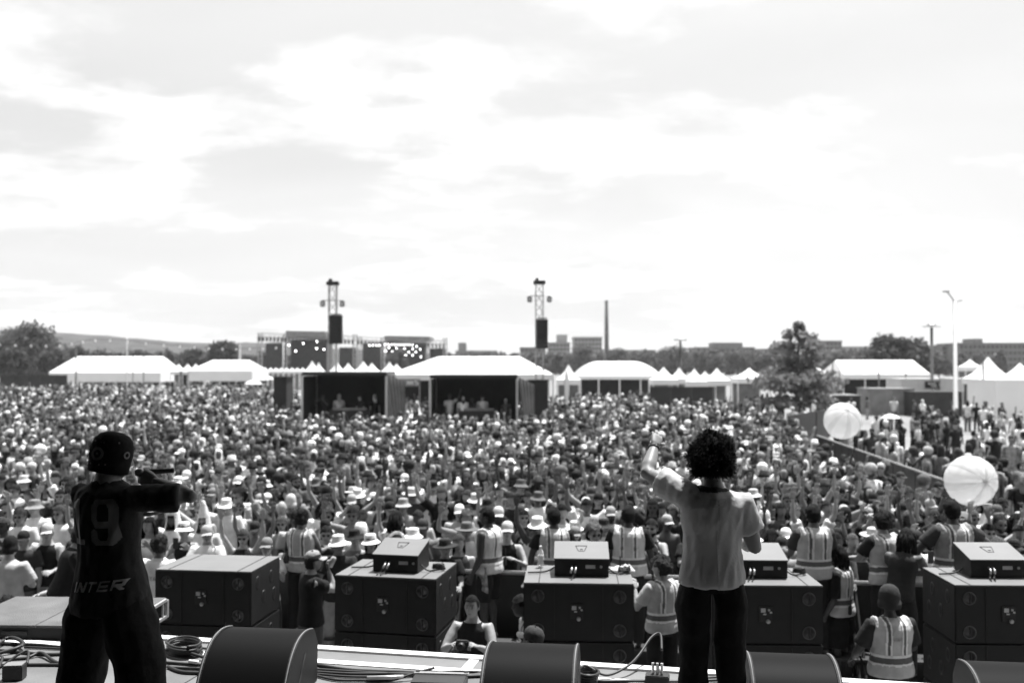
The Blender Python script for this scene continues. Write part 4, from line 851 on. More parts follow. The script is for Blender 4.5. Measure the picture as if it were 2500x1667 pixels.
def hair_mesh(kind):
    if kind in HAIRM: return HAIRM[kind]
    rr = random.Random(hash(kind) % 97 if False else len(HAIRM) + 5)
    if kind == 'short': me = head_shell(hl_short, .021, 'hair', .016, 34)
    elif kind == 'buzz': me = head_shell(hl_short, .009, 'hair', .004, 60)
    elif kind in ('afro', 'curly', 'bigafro'):
        rad = {'afro': .052, 'curly': .034, 'bigafro': .062}[kind]; mb = MB(); bm = bmesh.new(); bmesh.ops.create_icosphere(bm, subdivisions=4 if kind != 'bigafro' else 5, radius=1)
        u = np.array([v.co[:] for v in bm.verts]); p = head_shape(u, rad)
        keep = hl_short(u[:, 0], u[:, 1], u[:, 2]) | ((u[:, 1] < -.1) & (u[:, 2] > -.72))
        bot = np.clip((u[:, 2] + .75) / .35, .25, 1)
        for v, q, w, b_ in zip(bm.verts, p, u, bot):
            n_ = .024 * noise.noise(Vector(q) * 11) + .010 * noise.noise(Vector(q) * 30) + .009 * noise.noise(Vector(q) * 120)
            base = head_shape(np.array([w]), .004)[0]; full = q + w * n_; v.co = Vector(base + (full - base) * b_) + Vector((0, -.012, .008))
        for i, v in enumerate(bm.verts): v.index = i
        fs = [[v.index for v in f.verts] for f in bm.faces if all(keep[v.index] for v in f.verts)]
        mb.add([v.co for v in bm.verts], fs); bm.free()
        nst = {'afro': 260, 'curly': 300, 'bigafro': 5200}[kind]
        for _ in range(nst):                                     # stray curls at the outline
            i = rr.randrange(len(p))
            if not keep[i] or bot[i] < .6: continue
            q = Vector(mb.v[i]); w = Vector(u[i]); s_ = Vector((rr.gauss(0, 1), rr.gauss(0, 1), rr.gauss(0, 1))) * .012; ll = rr.uniform(.006, .02) if kind != 'bigafro' else rr.uniform(.012, .034)
            mb.loft([(q - w * .006, .0026, .0026, (1, .2, .1)), (q + w * ll * .6 + s_, .002, .002, (1, .2, .1)), (q + w * ll + s_ * .3 - Vector((0, 0, ll * .3)), .0008, .0008, (1, .2, .1))], 3, False)
        me = mb.mesh('hair', False)
    elif kind == 'long':
        u, f = HU, HF; p = head_shape(u, .018); mb = MB(); k = hl_short(*u.T) | ((u[:, 1] < .15) & (u[:, 2] > -.9))
        q = p.copy(); dn = np.clip(-u[:, 2] - .05, 0, 1) * (u[:, 1] < .3); q[:, 2] -= dn * .26; q[:, 1] -= dn * .03; q[:, 0] *= 1 + dn * .45
        q = np.array([a + w * .008 * noise.noise(Vector((a[0] * 45, a[1] * 45, a[2] * 9))) for a, w in zip(q, u)])
        mb.v = [tuple(a) for a in q]; mb.f = [g_ for g_ in f if all(k[i] for i in g_)]; me = mb.mesh('hair', True); bm = bmesh.new(); bm.from_mesh(me)
        bmesh.ops.delete(bm, geom=[v for v in bm.verts if not v.link_faces], context='VERTS'); bm.to_mesh(me); bm.free()
    elif kind in ('dreads', 'locks'):
        mb = MB(); s0 = head_shell(hl_short, .02, 'x', .012, 40); v_, f_ = mesh_arrays(s0); mb.add(v_, f_); bpy.data.meshes.remove(s0)
        for i in range(70):
            a = rr.uniform(R(70), R(290)); z = rr.uniform(-.02, .085); p0 = Vector((.082 * math.sin(a), .1 * math.cos(a), z)); ll = rr.uniform(.14, .24) if kind == 'dreads' else rr.uniform(.3, .42)
            o_ = Vector((math.sin(a), math.cos(a), 0)); mb.tube([p0, p0 + o_ * .03 - Vector((0, 0, ll * .35)), p0 + o_ * rr.uniform(.02, .045) - Vector((0, .01, ll))], [.011, .011, .006], 5)
        me = mb.mesh('hair', True)
    elif kind == 'tied':
        mb = MB(); s0 = head_shell(lambda x, y, z: np.where(y > .35, z > .45, np.where(y > -.05, z > -.1, z > -.55)), .013, 'x', .004, 40); v_, f_ = mesh_arrays(s0); mb.add(v_, f_); bpy.data.meshes.remove(s0); mb.lathe([(0, -.035), (.035, -.02), (.042, 0), (.035, .02), (0, .035)], 10, (0, -.115, .03)); me = mb.mesh('hair', True)
    elif kind == 'bun':
        mb = MB(); s0 = head_shell(hl_short, .008, 'x', .004, 40); v_, f_ = mesh_arrays(s0); mb.add(v_, f_); bpy.data.meshes.remove(s0); mb.lathe([(0, -.03), (.03, -.02), (.036, 0), (.03, .02), (0, .03)], 10, (0, -.11, .06)); me = mb.mesh('hair', True)
    elif kind == 'beard': me = head_shell(lambda x, y, z: (z < -.3) & (y > -.05) & ~((np.abs(x) < .2) & (np.abs(z + .52) < .06) & (y > .3)), .012, 'beard', .006, 50)
    HAIRM[kind] = me; me.materials.append(M_hair); return me
HATM = {}
def hat_mesh(kind):
    if kind in HATM: return HATM[kind]
    mb = MB()
    if kind == 'cap':
        mb.lathe([(.096, .028), (.099, .05), (.094, .09), (.072, .124), (.04, .14), (.0, .145)], 20, (0, -.004, 0), .86, 1.06)
        n = 9
        for i in range(n):
            a = R(-62 + 124 * i / (n - 1)); e = math.cos(a) ** .6
            mb.v += [(.083 * math.sin(a), .1 * math.cos(a) - .002, .036), (.092 * math.sin(a), .1 * math.cos(a) + .082 * e, .036 - .016 - .02 * abs(math.sin(a)))]
        o = len(mb.v) - 2 * n; mb.f += [(o + 2 * i, o + 2 * i + 1, o + 2 * i + 3, o + 2 * i + 2) for i in range(n - 1)]; mb.lathe([(.008, .144), (.008, .15), (0, .152)], 8)
    elif kind == 'bucket':
        mb.lathe([(.158, .002), (.156, .0), (.097, .052), (.094, .06), (.09, .11), (.083, .128), (.05, .137), (.0, .139)], 22, (0, -.002, 0), .92, 1.05)
    elif kind == 'straw':
        mb.lathe([(.21, .035), (.205, .03), (.15, .044), (.096, .05), (.094, .06), (.088, .125), (.075, .14), (.0, .143)], 24, (0, 0, 0), .95, 1.05)
    elif kind == 'beanie':
        mb.lathe([(.092, -.05), (.106, -.045), (.109, -.02), (.107, .012), (.1, .018), (.101, .05), (.097, .09), (.082, .135), (.05, .165), (.02, .175), (0, .176)], 22, (0, -.008, 0), .9, 1.06)
    elif kind == 'hood':      # tall pointed costume hood
        for i, (r_, z, y) in enumerate([(.21, -.5, -.02), (.20, -.32, -.02), (.155, -.14, -.02), (.118, .0, -.02), (.105, .1, -.01), (.075, .2, 0), (.045, .3, .015), (.03, .36, .03), (.0, .37, .03)]):
            for k_ in range(20):
                w = 2 * math.pi * k_ / 20; mb.v.append((r_ * math.cos(w) * .92, y + r_ * math.sin(w), z))
        mb.f = [(i * 20 + k_, i * 20 + (k_ + 1) % 20, (i + 1) * 20 + (k_ + 1) % 20, (i + 1) * 20 + k_) for i in range(8) for k_ in range(20) if not (i in (2, 3) and k_ in (3, 4, 5, 6))]
    elif kind == 'towel':
        mb.lathe([(.16, -.3), (.13, -.15), (.115, -.02), (.11, .07), (.08, .125), (0, .14)], 20, (0, -.02, 0), .9, 1.05); mb.f = [f for f in mb.f if not (len(f) > 4)]
        o = [f for f in mb.f if not all(mb.v[i][1] > .06 and mb.v[i][2] < .05 for i in f)]; mb.f = o
    elif kind == 'band': mb.lathe([(.082, .05), (.084, .048), (.084, .085), (.08, .087)], 22, (0, 0, 0), .96, 1.19)
    elif kind == 'phones':
        mb.lathe([(.02, -.035), (.04, -.03), (.04, .03), (.02, .035)], 10, (.085, 0, 0), m=Matrix.Rotation(R(90), 3, 'Y'), sy=1, sx=.4)
    me = mb.mesh('hat', True); me.materials.append(M_cloth); HATM[kind] = me; return me
def glasses_mesh():
    if 'g' in HATM: return HATM['g']
    mb = MB()
    for s_ in (-1, 1): mb.lathe([(.0, .004), (.026, .003), (.028, -.002), (.0, -.003)], 10, (s_ * .032, .094 - .004, .006), 1, .78, m=Matrix.Rotation(R(-90), 3, 'X')); mb.tube([(s_ * .06, .082, .012), (s_ * .077, .0, .014)], .003, 4)
    mb.tube([(-.01, .1, .012), (.01, .1, .012)], .003, 4); me = mb.mesh('sunglasses', True); me.materials.append(M_plast); HATM['g'] = me; return me

def hand_geo(mb, wrist, d, nrm, side, s, curl, n=6, spread=1.0):
    """palm + five fingers; d = direction fingers point, nrm = palm normal (fingers curl towards it)"""
    d = Vector(d).normalized(); nrm = Vector(nrm); nrm = (nrm - d * d.dot(nrm)); nrm = nrm.normalized() if nrm.length > .01 else d.orthogonal().normalized()
    x = d.cross(nrm) * side                                       # towards the thumb
    mb.loft([(wrist - d * .01, .024 * s, .018 * s, x), (wrist + d * .03 * s, .036 * s, .016 * s, x), (wrist + d * .075 * s, .043 * s, .013 * s, x), (wrist + d * .095 * s, .040 * s, .010 * s, x)], 8)
    def chain(p, dr, lens, rad, c0):
        pts = [p]; dd = dr.copy(); a = x
        for i, l_ in enumerate(lens):
            ang = c0 * (.55, .9, .6)[i]; dd = (Matrix.Rotation(ang * (1 if (d.cross(nrm)).dot(a) > 0 else -1), 3, a) @ dd).normalized(); pts.append(pts[-1] + dd * l_ * s)
        mb.loft([(q, rad * s * (1 - .1 * i), rad * s * (1 - .1 * i), x) for i, q in enumerate(pts)], n)
    for k_, (off, ll) in enumerate(((.031, .92), (.011, 1.0), (-.010, .95), (-.029, .76))):
        chain(wrist + d * .088 * s + x * off * s, (d + x * off * 3.2 * spread).normalized(), [.044 * ll, .028 * ll, .023 * ll], .0092, curl)
    tb = wrist + d * .03 * s + x * .03 * s; td = (d * .75 + x * .65 + nrm * .25).normalized(); pts = [tb, tb + td * .04 * s, tb + td * .065 * s + d * .01 * s + nrm * .012 * s * curl, tb + td * .08 * s + d * .022 * s + nrm * .024 * s * curl]
    mb.loft([(q, (.0135, .012, .010, .007)[i] * s, (.0135, .012, .010, .007)[i] * s, d) for i, q in enumerate(pts)], n)

ARM = {'hang': ((.14, .02, -1), (.06, .22, -1)), 'relax': ((.2, -.05, -1), (.05, .5, -1)), 'up': ((.42, .25, .9), (.02, .15, 1)), 'upout': ((.8, .2, .7), (.25, .15, 1)), 'rail': ((.18, .45, -.9), (-.05, .9, .02)),
       'phone': ((.3, .55, -.55), (-.38, .55, .75)), 'fist': ((.65, .35, .25), (-.1, .2, 1)), 'clap': ((.3, .55, -.7), (-.55, .75, .45)), 'point': ((.35, .85, .5), (.0, .85, .5)), 'hips': ((.6, -.2, -.8), (-.6, .35, -.6)), 'drink': ((.35, .6, -.6), (-.45, .35, .95)), 'forward': ((.15, .6, -.8), (.0, 1, -.15)), 'fold': ((.25, .35, -.9), (-.8, .6, .1))}
def figure(H=1.75, b=1.0, lean=(0, 0), head=(0, 0, 0), L='hang', Rr='hang', legs='stand', vox=.02, top='tee', sleeve=.62, loose=.018, hem=-.1, pants='long', ploose=.018, curl=(.5, .5), vest=False, shoulder_tilt=0.0, female=False, want=None, stance=.1, folds=0.0, hi=True, palmdir=(None, None), sleevew=1.0, gapx=.012, flare=.012, ptop=.14, headdrop=0.0, armw=1.0):
    s = H / 1.75; V = Vector; spine = V((lean[0], lean[1], 1)).normalized(); pel = V((0, -.12 * lean[1] * s, .95 * s)); neck = pel + spine * .50 * s
    lat = V((math.cos(shoulder_tilt), 0, math.sin(shoulder_tilt))); sw = (.17 if female else .185) * b * s
    hy, hp, hr = [R(a) for a in head]; hrot = Euler((hp, hr, hy), 'XYZ').to_matrix(); nd_ = (spine * .6 + V((0, 0, .4)) + V((0, .12, 0))).normalized()
    hc = neck + nd_ * (.158 - headdrop) * s + hrot @ V((0, .012, .0)); HM = Matrix.Translation(hc) @ hrot.to_4x4() @ Matrix.Scale(s * .95, 4)
    bb = b * (.93 if female else 1)
    def tsec(t_, rx, ry, inf=0.0, infy=None): return (pel + spine * .5 * s * t_, (rx * bb + inf) * s, (ry * bb + (inf if infy is None else infy)) * s, lat if t_ > .5 else V((1, 0, 0)))
    TORSO = [(-.2, .10, .085), (-.1, .155, .115), (.05, .165 if not female else .175, .118), (.25, .145 if not female else .135, .105), (.45, .145 if not female else .13, .102), (.65, .168, .115), (.82, .172, .112), (.93, .135, .09), (1.0, .078, .07)]
    body = MB(); body.loft([tsec(*q) for q in TORSO] + [(neck + nd_ * .06 * s, .056 * s, .058 * s, (1, 0, 0)), (neck + nd_ * .13 * s, .054 * s, .058 * s, (1, 0, 0))], 14)
    info = {'HM': HM, 's': s, 'hc': hc, 'neck': neck, 'pel': pel, 'spine': spine, 'hand': {}, 'palm': {}}
    arms = {}
    for sd, key in ((-1, L), (1, Rr)):
        if not isinstance(key, str) and key[0] == 'ik':          # hand placed at a point, elbow bent towards a hint
            tgt = HM @ V(key[1]) if key[3] == 'head' else V(key[1]); s0 = neck - spine * .05 * s + lat * sd * sw; l1, l2 = .285 * s, .25 * s
            ax_ = tgt - s0; dd_ = min(ax_.length, (l1 + l2) * .999); ax_.normalize(); ca = (l1 * l1 + dd_ * dd_ - l2 * l2) / (2 * l1 * dd_); hv = V((key[2][0] * sd, key[2][1], key[2][2])); hv = (hv - ax_ * hv.dot(ax_)).normalized()
            e_ = s0 + ax_ * l1 * ca + hv * l1 * math.sqrt(max(0, 1 - ca * ca)); ud = (e_ - s0).normalized(); ld = (s0 + ax_ * dd_ - e_).normalized(); ud = (ud.x * sd, ud.y, ud.z); ld = (ld.x * sd, ld.y, ld.z)
        else: ud, ld = ARM[key] if isinstance(key, str) else key
        ud = V((ud[0] * sd, ud[1], ud[2])).normalized(); ld = V((ld[0] * sd, ld[1], ld[2])).normalized()
        sh = neck - spine * (.065 if ud.z < .3 else .045) * s + lat * sd * sw; root = neck - spine * .09 * s + lat * sd * sw * .45
        el = sh + ud * .285 * s; wr = el + ld * .25 * s; arms[sd] = (root, sh, el, wr, ud, ld); b_keep = b; b = b * armw
        body.loft([(root, .066 * s, .06 * s, (0, 1, 0)), (sh, .062 * b * s, .062 * b * s, (0, 1, 0)), (sh.lerp(el, .35), .054 * b * s, .054 * b * s, (0, 1, 0)), (sh.lerp(el, .8), .045 * b * s, .045 * b * s, (0, 1, 0)), (el, .041 * b * s, .041 * b * s, (0, 1, 0)), (el.lerp(wr, .25), .043 * b * s, .043 * b * s, (0, 1, 0)), (el.lerp(wr, .7), .033 * b * s, .033 * b * s, (0, 1, 0)), (wr, .026 * armw * s, .024 * armw * s, (0, 1, 0))], 10); b = b_keep
        body.lathe([(0, -.038 * s), (.027 * s, -.027 * s), (.038 * s, 0), (.027 * s, .027 * s), (0, .038 * s)], 8, el - ud * .004)
        info['hand'][sd] = wr + ld * .07 * s
    LEG = {'stand': ((.06, .02, -1), (.03, -.05, -1)), 'wide': ((.34, .04, -1), (.06, -.08, -1)), 'step': ((.1, .1, -1), (.02, -.12, -1)), 'bent': ((.15, .55, -.85), (.02, -.4, -1))}[legs]
    lg = {}
    for sd in (-1, 1):
        td = V((LEG[0][0] * sd, LEG[0][1], LEG[0][2])).normalized(); kd = V((LEG[1][0] * sd, LEG[1][1], LEG[1][2])).normalized(); hj = pel + V((sd * .088 * s, 0, -.05 * s)); kn = hj + td * .42 * s; an = kn + kd * .41 * s; lg[sd] = (hj, kn, an)
        body.loft([(hj, .09 * bb * s, .092 * bb * s, (1, 0, 0)), (hj.lerp(kn, .35), .08 * bb * s, .082 * bb * s, (1, 0, 0)), (hj.lerp(kn, .85), .058 * s, .06 * s, (1, 0, 0)), (kn, .054 * s, .056 * s, (1, 0, 0)), (kn.lerp(an, .3), .053 * s, .058 * s, (1, 0, 0)), (kn.lerp(an, .8), .036 * s, .038 * s, (1, 0, 0)), (an, .036 * s, .04 * s, (1, 0, 0)), (an - V((0, 0, .03 * s)), .034 * s, .045 * s, (1, 0, 0))], 10)
        body.loft([(an + V((0, -.06 * s, -.05 * s)), .03 * s, .028 * s, (1, 0, 0)), (an + V((0, .02 * s, -.04 * s)), .04 * s, .036 * s, (1, 0, 0)), (an + V((0, .12 * s, -.055 * s)), .045 * s, .022 * s, (1, 0, 0)), (an + V((0, .17 * s, -.06 * s)), .03 * s, .014 * s, (1, 0, 0))], 8)
    minz = min(v[2] for v in body.v); info['minz'] = minz; info['legs'] = lg; info['arms'] = arms
    res = {'info': info}
    bm_ = remesh(body, vox, 4); bv, bf = mesh_arrays(bm_); bpy.data.meshes.remove(bm_)
    ex = MB()
    for sd in (-1, 1):
        _, _, el, wr, ud, ld = arms[sd]; pn = palmdir[0 if sd < 0 else 1] or (V((-sd * 1.0, .25, 0)) if abs(ld.z) > .6 and ld.z < 0 else (V((0, .9, .1)) if ld.z > .6 else V((-sd * .5, 0, -1))))
        hand_geo(ex, wr - ld * .005, ld, pn, sd * (1 if True else 1), s, curl[0 if sd < 0 else 1], 6 if hi else 5)
    u, f = (HU, HF) if hi else (HUc, HFc); hp_ = head_shape(u); hw = np.array([(HM @ V(q))[:] for q in hp_]); ht = head_tone(u)
    em = MB()
    for sd in (-1, 1): em.lathe([(0, -.036), (.018, -.024), (.022, 0), (.02, .022), (0, .034)], 8, (sd * .079, -.004, 0), .5, 1)
    ev = [HM @ V(q) for q in em.v]
    allv = np.concatenate([bv, np.array([q for q in ex.v]), hw, np.array([q[:] for q in ev])]); o1 = len(bv); o2 = o1 + len(ex.v); o3 = o2 + len(hw)
    allf = bf + [tuple(i + o1 for i in q) for q in ex.f] + [tuple(i + o2 for i in q) for q in f] + [tuple(i + o3 for i in q) for q in em.f]
    me = bpy.data.meshes.new('person'); me.from_pydata(allv.tolist(), [], allf); tn = np.ones(len(allv)); tn[o2:o3] = ht
    at = me.attributes.new('tone', 'FLOAT_COLOR', 'POINT'); at.data.foreach_set('color', np.stack([tn, tn, tn, np.ones_like(tn)], 1).astype(np.float32).ravel())
    bm = bmesh.new(); bm.from_mesh(me); bmesh.ops.recalc_face_normals(bm, faces=bm.faces); bm.to_mesh(me); bm.free(); me.shade_smooth(); me.materials.append(M_skin); res['body'] = me
    def shirt(inf, sleeve_, neckr, tank=False, hem_=hem, mbv=vox, nm='shirt', mat_=M_cloth, flare=flare):
        mb = MB(); secs = [tsec(hem_ - .06, .165, .118, inf + flare), tsec(hem_ + .05, .166, .118, inf + flare)]
        for q in TORSO[3:7]: secs.append(tsec(q[0], q[1] + (.006 if q[0] < .5 else 0), q[2], inf))
        if tank: secs += [tsec(.93, .125, .09, inf * .7), tsec(.985, .085, .075, .012)]
        else: secs += [tsec(.93, .15, .092, inf), tsec(1.0, neckr, neckr * .95, .008), tsec(1.045, neckr * .86, neckr * .85, .006)]
        mb.loft(secs, 18)
        if sleeve_ > 0:
            for sd in (-1, 1):
                root, sh, el, wr, ud, ld = arms[sd]; e1 = sh.lerp(el, min(sleeve_, 1.0)); r0 = (.066 * b + inf * .8) * s * sleevew; r1 = (.054 * b + inf * 1.35) * s * sleevew
                mb.loft([(root, .075 * s, .07 * s, (0, 1, 0)), (sh, r0, r0, (0, 1, 0)), (sh.lerp(el, sleeve_ * .5), r0 * .96, r0 * .98, (0, 1, 0)), (e1, r1, r1 * 1.08, (0, 1, 0))], 12)
        else:
            if not tank:
                for sd in (-1, 1):
                    root, sh, el, wr, ud, ld = arms[sd]; mb.loft([(root, .075 * s, .07 * s, (0, 1, 0)), (root.lerp(sh, .9), .07 * s + inf * s, .07 * s + inf * s, (0, 1, 0))], 12)
        m_ = remesh(mb, mbv, 3, .5)
        fa = folds if nm != 'vest' else .006
        if fa:
            v_ = np.empty(len(m_.vertices) * 3, np.float32); m_.vertices.foreach_get('co', v_); v_ = v_.reshape(-1, 3); nn = np.empty(len(m_.vertices) * 3, np.float32); m_.vertices.foreach_get('normal', nn); nn = nn.reshape(-1, 3)
            w_ = np.array([noise.noise((q[0] * 13 + q[2] * 2.6, q[1] * 9, q[2] * 2.0)) + .5 * (1 - 2 * abs(noise.noise((q[0] * 17 - q[2] * 5, q[1] * 14, q[2] * 4.0)))) - .25 for q in v_]); v_ += nn * (w_ * fa)[:, None]; m_.vertices.foreach_set('co', v_.ravel()); m_.update()
        m_.shade_smooth(); m_.materials.clear(); m_.materials.append(mat_); m_.name = nm; return m_
    if top in ('tee', 'jersey'): res['shirt'] = shirt(loose, sleeve, .078)
    elif top == 'tank': res['shirt'] = shirt(loose * .6, 0, .1, True)
    elif top == 'long': res['shirt'] = shirt(loose, 1.0, .078)
    elif top == 'both': res['shirt'] = shirt(loose, sleeve, .078); res['tank'] = shirt(loose * .6, 0, .1, True)
    if vest: res['vest'] = shirt(loose + .022, 0, .088, False, -.06, min(vox, .014), 'vest', M_cloth, .02)
    mb = MB(); mb.loft([tsec(ptop, .155, .115, ploose * .4), tsec(min(0, ptop - .04), .162, .118, ploose * .5), tsec(-.1, .16, .12, ploose * .6), tsec(-.22, .13, .11, ploose * .8)], 14); fr = 1.0 if pants != 'shorts' else .0
    for sd in (-1, 1):
        hj, kn, an = lg[sd]; e = an - V((0, 0, .02 * s)); w1 = ploose * 1.3
        secs = [(hj + V((0, 0, .04 * s)), (.08 * bb + ploose * .45) * s, (.1 * bb + ploose * .6) * s, (1, 0, 0)), (hj.lerp(kn, .4) + V((sd * gapx, 0, 0)), (.074 * bb + w1) * s, (.09 * bb + w1) * s, (1, 0, 0)), (hj.lerp(kn, .92), (.066 + w1) * s, (.068 + w1) * s, (1, 0, 0))]
        if pants == 'long': secs += [(kn.lerp(an, .35), (.06 + w1) * s, (.062 + w1) * s, (1, 0, 0)), (e, (.048 + w1 * 1.1) * s, (.055 + w1 * 1.1) * s, (1, 0, 0))]
        mb.loft(secs, 12)
    pm_ = remesh(mb, vox, 3)
    if folds:
        v_ = np.empty(len(pm_.vertices) * 3, np.float32); pm_.vertices.foreach_get('co', v_); v_ = v_.reshape(-1, 3); nn = np.empty(len(pm_.vertices) * 3, np.float32); pm_.vertices.foreach_get('normal', nn); nn = nn.reshape(-1, 3)
        w_ = np.array([noise.noise((q[0] * 9, q[1] * 9, q[2] * 9)) for q in v_]); v_ += nn * (w_ * folds * 1.1)[:, None]; pm_.vertices.foreach_set('co', v_.ravel()); pm_.update()
    pm_.shade_smooth(); pm_.materials.clear(); pm_.materials.append(M_cloth); pm_.name = 'trousers'; res['pants'] = pm_
    if want == 'shoes':
        res['shoes'] = []
        for sd in (-1, 1):
            an = lg[sd][2]; mb = MB(); mb.loft([(an + V((0, -.085 * s, -.045 * s)), .036 * s, .04 * s, (1, 0, 0)), (an + V((0, -.02 * s, -.03 * s)), .045 * s, .055 * s, (1, 0, 0)), (an + V((0, .08 * s, -.045 * s)), .05 * s, .04 * s, (1, 0, 0)), (an + V((0, .16 * s, -.055 * s)), .048 * s, .03 * s, (1, 0, 0)), (an + V((0, .2 * s, -.06 * s)), .03 * s, .018 * s, (1, 0, 0))], 12); res['shoes'].append(mb.mesh('shoe', True))
    return res
def strip_mesh(me, pred, off, name):
    v, f = mesh_arrays(me); n = np.empty(len(v) * 3, np.float32); me.vertices.foreach_get('normal', n); n = n.reshape(-1, 3)
    k = [q for q in f if pred(v[list(q)].mean(0), n[q[0]])]
    if not k: return None
    ids = sorted({i for q in k for i in q}); mp_ = {i: j for j, i in enumerate(ids)}; r = bpy.data.meshes.new(name); r.from_pydata((v[ids] + n[ids] * off).tolist(), [], [tuple(mp_[i] for i in q) for q in k]); r.shade_smooth(); return r
FONT = {'#': [((.05, .05), (.95, .05)), ((.95, .05), (.95, .95)), ((.95, .95), (.05, .95)), ((.05, .95), (.05, .05)), ((.3, .5), (.7, .5))], 'I': [((.5, 0), (.5, 1))], 'N': [((.1, 0), (.1, 1)), ((.1, 1), (.9, 0)), ((.9, 0), (.9, 1))], 'T': [((0, .93), (1, .93)), ((.5, 0), (.5, 1))], 'E': [((.1, 0), (.1, 1)), ((.1, .93), (.95, .93)), ((.1, .5), (.85, .5)), ((.1, .07), (.95, .07))],
        'R': [((.1, 0), (.1, 1)), ((.1, .93), (.85, .93)), ((.85, .93), (.85, .5)), ((.1, .5), (.85, .5)), ((.45, .5), (.95, 0))], 'S': [((.9, .93), (.1, .93)), ((.1, .93), (.1, .5)), ((.1, .5), (.9, .5)), ((.9, .5), (.9, .07)), ((.9, .07), (.1, .07))],
        'A': [((0, 0), (.5, 1)), ((.5, 1), (1, 0)), ((.2, .35), (.8, .35))], 'F': [((.1, 0), (.1, 1)), ((.1, .93), (.95, .93)), ((.1, .5), (.8, .5))], 'K': [((.1, 0), (.1, 1)), ((.1, .45), (.9, 1)), ((.35, .6), (.95, 0))], 'D': [((.1, 0), (.1, 1)), ((.1, .93), (.7, .93)), ((.7, .93), (.92, .6)), ((.92, .6), (.92, .4)), ((.92, .4), (.7, .07)), ((.1, .07), (.7, .07))],
        '1': [((.5, 0), (.5, 1)), ((.25, .86), (.5, .93)), ((.22, .06), (.78, .06))],
        '9': [((.14, .12), (.14, .28)), ((.14, .12), (.3, 0.04)), ((.3, .04), (.7, .04)), ((.7, .04), (.88, .16)), ((.88, .16), (.88, .84)), ((.88, .84), (.7, .96)), ((.7, .96), (.3, .96)), ((.3, .96), (.12, .84)), ((.12, .84), (.12, .58)), ((.12, .58), (.3, .45)), ((.3, .45), (.88, .45))]}
def decal(me, text, x0, z0, h, lw, gap, th, cell, name, slope=0.0, shear=0.0, off=.004, arc=None):
    """letters laid on the back of a garment mesh (seen from -Y), cell by cell"""
    bv = BVHTree.FromPolygons(*[list(map(tuple, a)) for a in mesh_arrays(me)]); mb = MB(); pts = {}
    def P(i, j):
        if (i, j) in pts: return pts[(i, j)]
        x = x0 + i * cell; z = z0 + j * cell + slope * i * cell; x += shear * j * cell; hit = bv.ray_cast(Vector((x, -2, z)), Vector((0, 1, 0)))
        if hit[0] is None: pts[(i, j)] = None; return None
        mb.v.append(tuple(hit[0] + hit[1] * off)); pts[(i, j)] = len(mb.v) - 1; return pts[(i, j)]
    cur = 0.0
    for ch in text:
        segs = FONT.get(ch, []); ww = lw * (.45 if ch == 'I' else 1)
        for i in range(int(cur / cell), int((cur + ww) / cell) + 1):
            for j in range(int(h / cell) + 1):
                a, c = ((i + .5) * cell - cur) / ww, (j + .5) * cell / h; q = Vector((a * ww, c * h)); ok = False
                for (p0, p1) in segs:
                    A, B = Vector((p0[0] * ww, p0[1] * h)), Vector((p1[0] * ww, p1[1] * h)); t_ = max(0, min(1, (q - A).dot(B - A) / max(1e-9, (B - A).length_squared)))
                    if (q - (A + (B - A) * t_)).length < th / 2: ok = True; break
                if ok:
                    ids = [P(i, j), P(i + 1, j), P(i + 1, j + 1), P(i, j + 1)]
                    if None not in ids: mb.f.append(tuple(ids))
        cur += ww + gap
    return mb.mesh(name)
def put_person(fig, name, label, cat, loc, rz, skin, topg, pantg, group=None, hair=None, hairg=.02, hat=None, hatg=.5, hatback=False, glasses=False, beard=False, vestg=.42, bands=True, use_top='shirt', scale=1.0, shoeg=.1):
    i = fig['info']; o = mkobj(name, fig['body'], None, None, skin); o.location = loc; o.rotation_euler = (0, 0, rz); o.scale = (scale,) * 3; tag(o, label, cat, group)
    if use_top and use_top in fig: mkobj({'shirt': 'shirt', 'tank': 'tank_top'}[use_top], fig[use_top], None, o, topg)
    mkobj('trousers', fig['pants'], None, o, pantg)
    if 'vest' in fig:
        v = mkobj('vest', fig['vest'], None, o, vestg); s = i['s']; sp, pl = i['spine'], i['pel']
        def tt(p): return (Vector(p) - pl).dot(sp) / (.5 * s)
        def xx(p): q = Vector(p) - pl; return (q - sp * q.dot(sp)).x / s
        if bands:
            if 'st' not in fig:
                fig['st'] = [strip_mesh(fig['vest'], lambda p, n: .16 < tt(p) < .29 and True, .003, 'band'), strip_mesh(fig['vest'], lambda p, n: .12 < tt(p) < .165 or .285 < tt(p) < .33, .004, 'reflective_strip'),
                             strip_mesh(fig['vest'], lambda p, n: tt(p) > .32 and .068 < abs(xx(p)) < .098, .003, 'band'), strip_mesh(fig['vest'], lambda p, n: tt(p) > .3 and (.052 < abs(xx(p)) < .07 or .096 < abs(xx(p)) < .114), .004, 'reflective_strip')]
            for q, m_, nm in zip(fig['st'], (M_vband, M_refl, M_vband, M_refl), ('band', 'reflective_strip', 'shoulder_band', 'reflective_strip')):
                if q: mkobj(nm, q, m_, v)
    HM = i['HM']
    if hair: mkobj('hair', hair_mesh(hair), None, o, hairg, mtx=HM)
    if beard: mkobj('beard', hair_mesh('beard'), None, o, hairg, mtx=HM)
    if hat: mkobj('hood' if hat in ('hood', 'towel') else ('headband' if hat == 'band' else 'hat'), hat_mesh(hat), None, o, hatg, mtx=HM @ (Matrix.Rotation(math.pi, 4, 'Z') if hatback else Matrix()))
    if glasses: mkobj('sunglasses', glasses_mesh(), None, o, .01, mtx=HM)
    for sm in fig.get('shoes', []): mkobj('shoe', sm, M_cloth, o, shoeg)
    return o

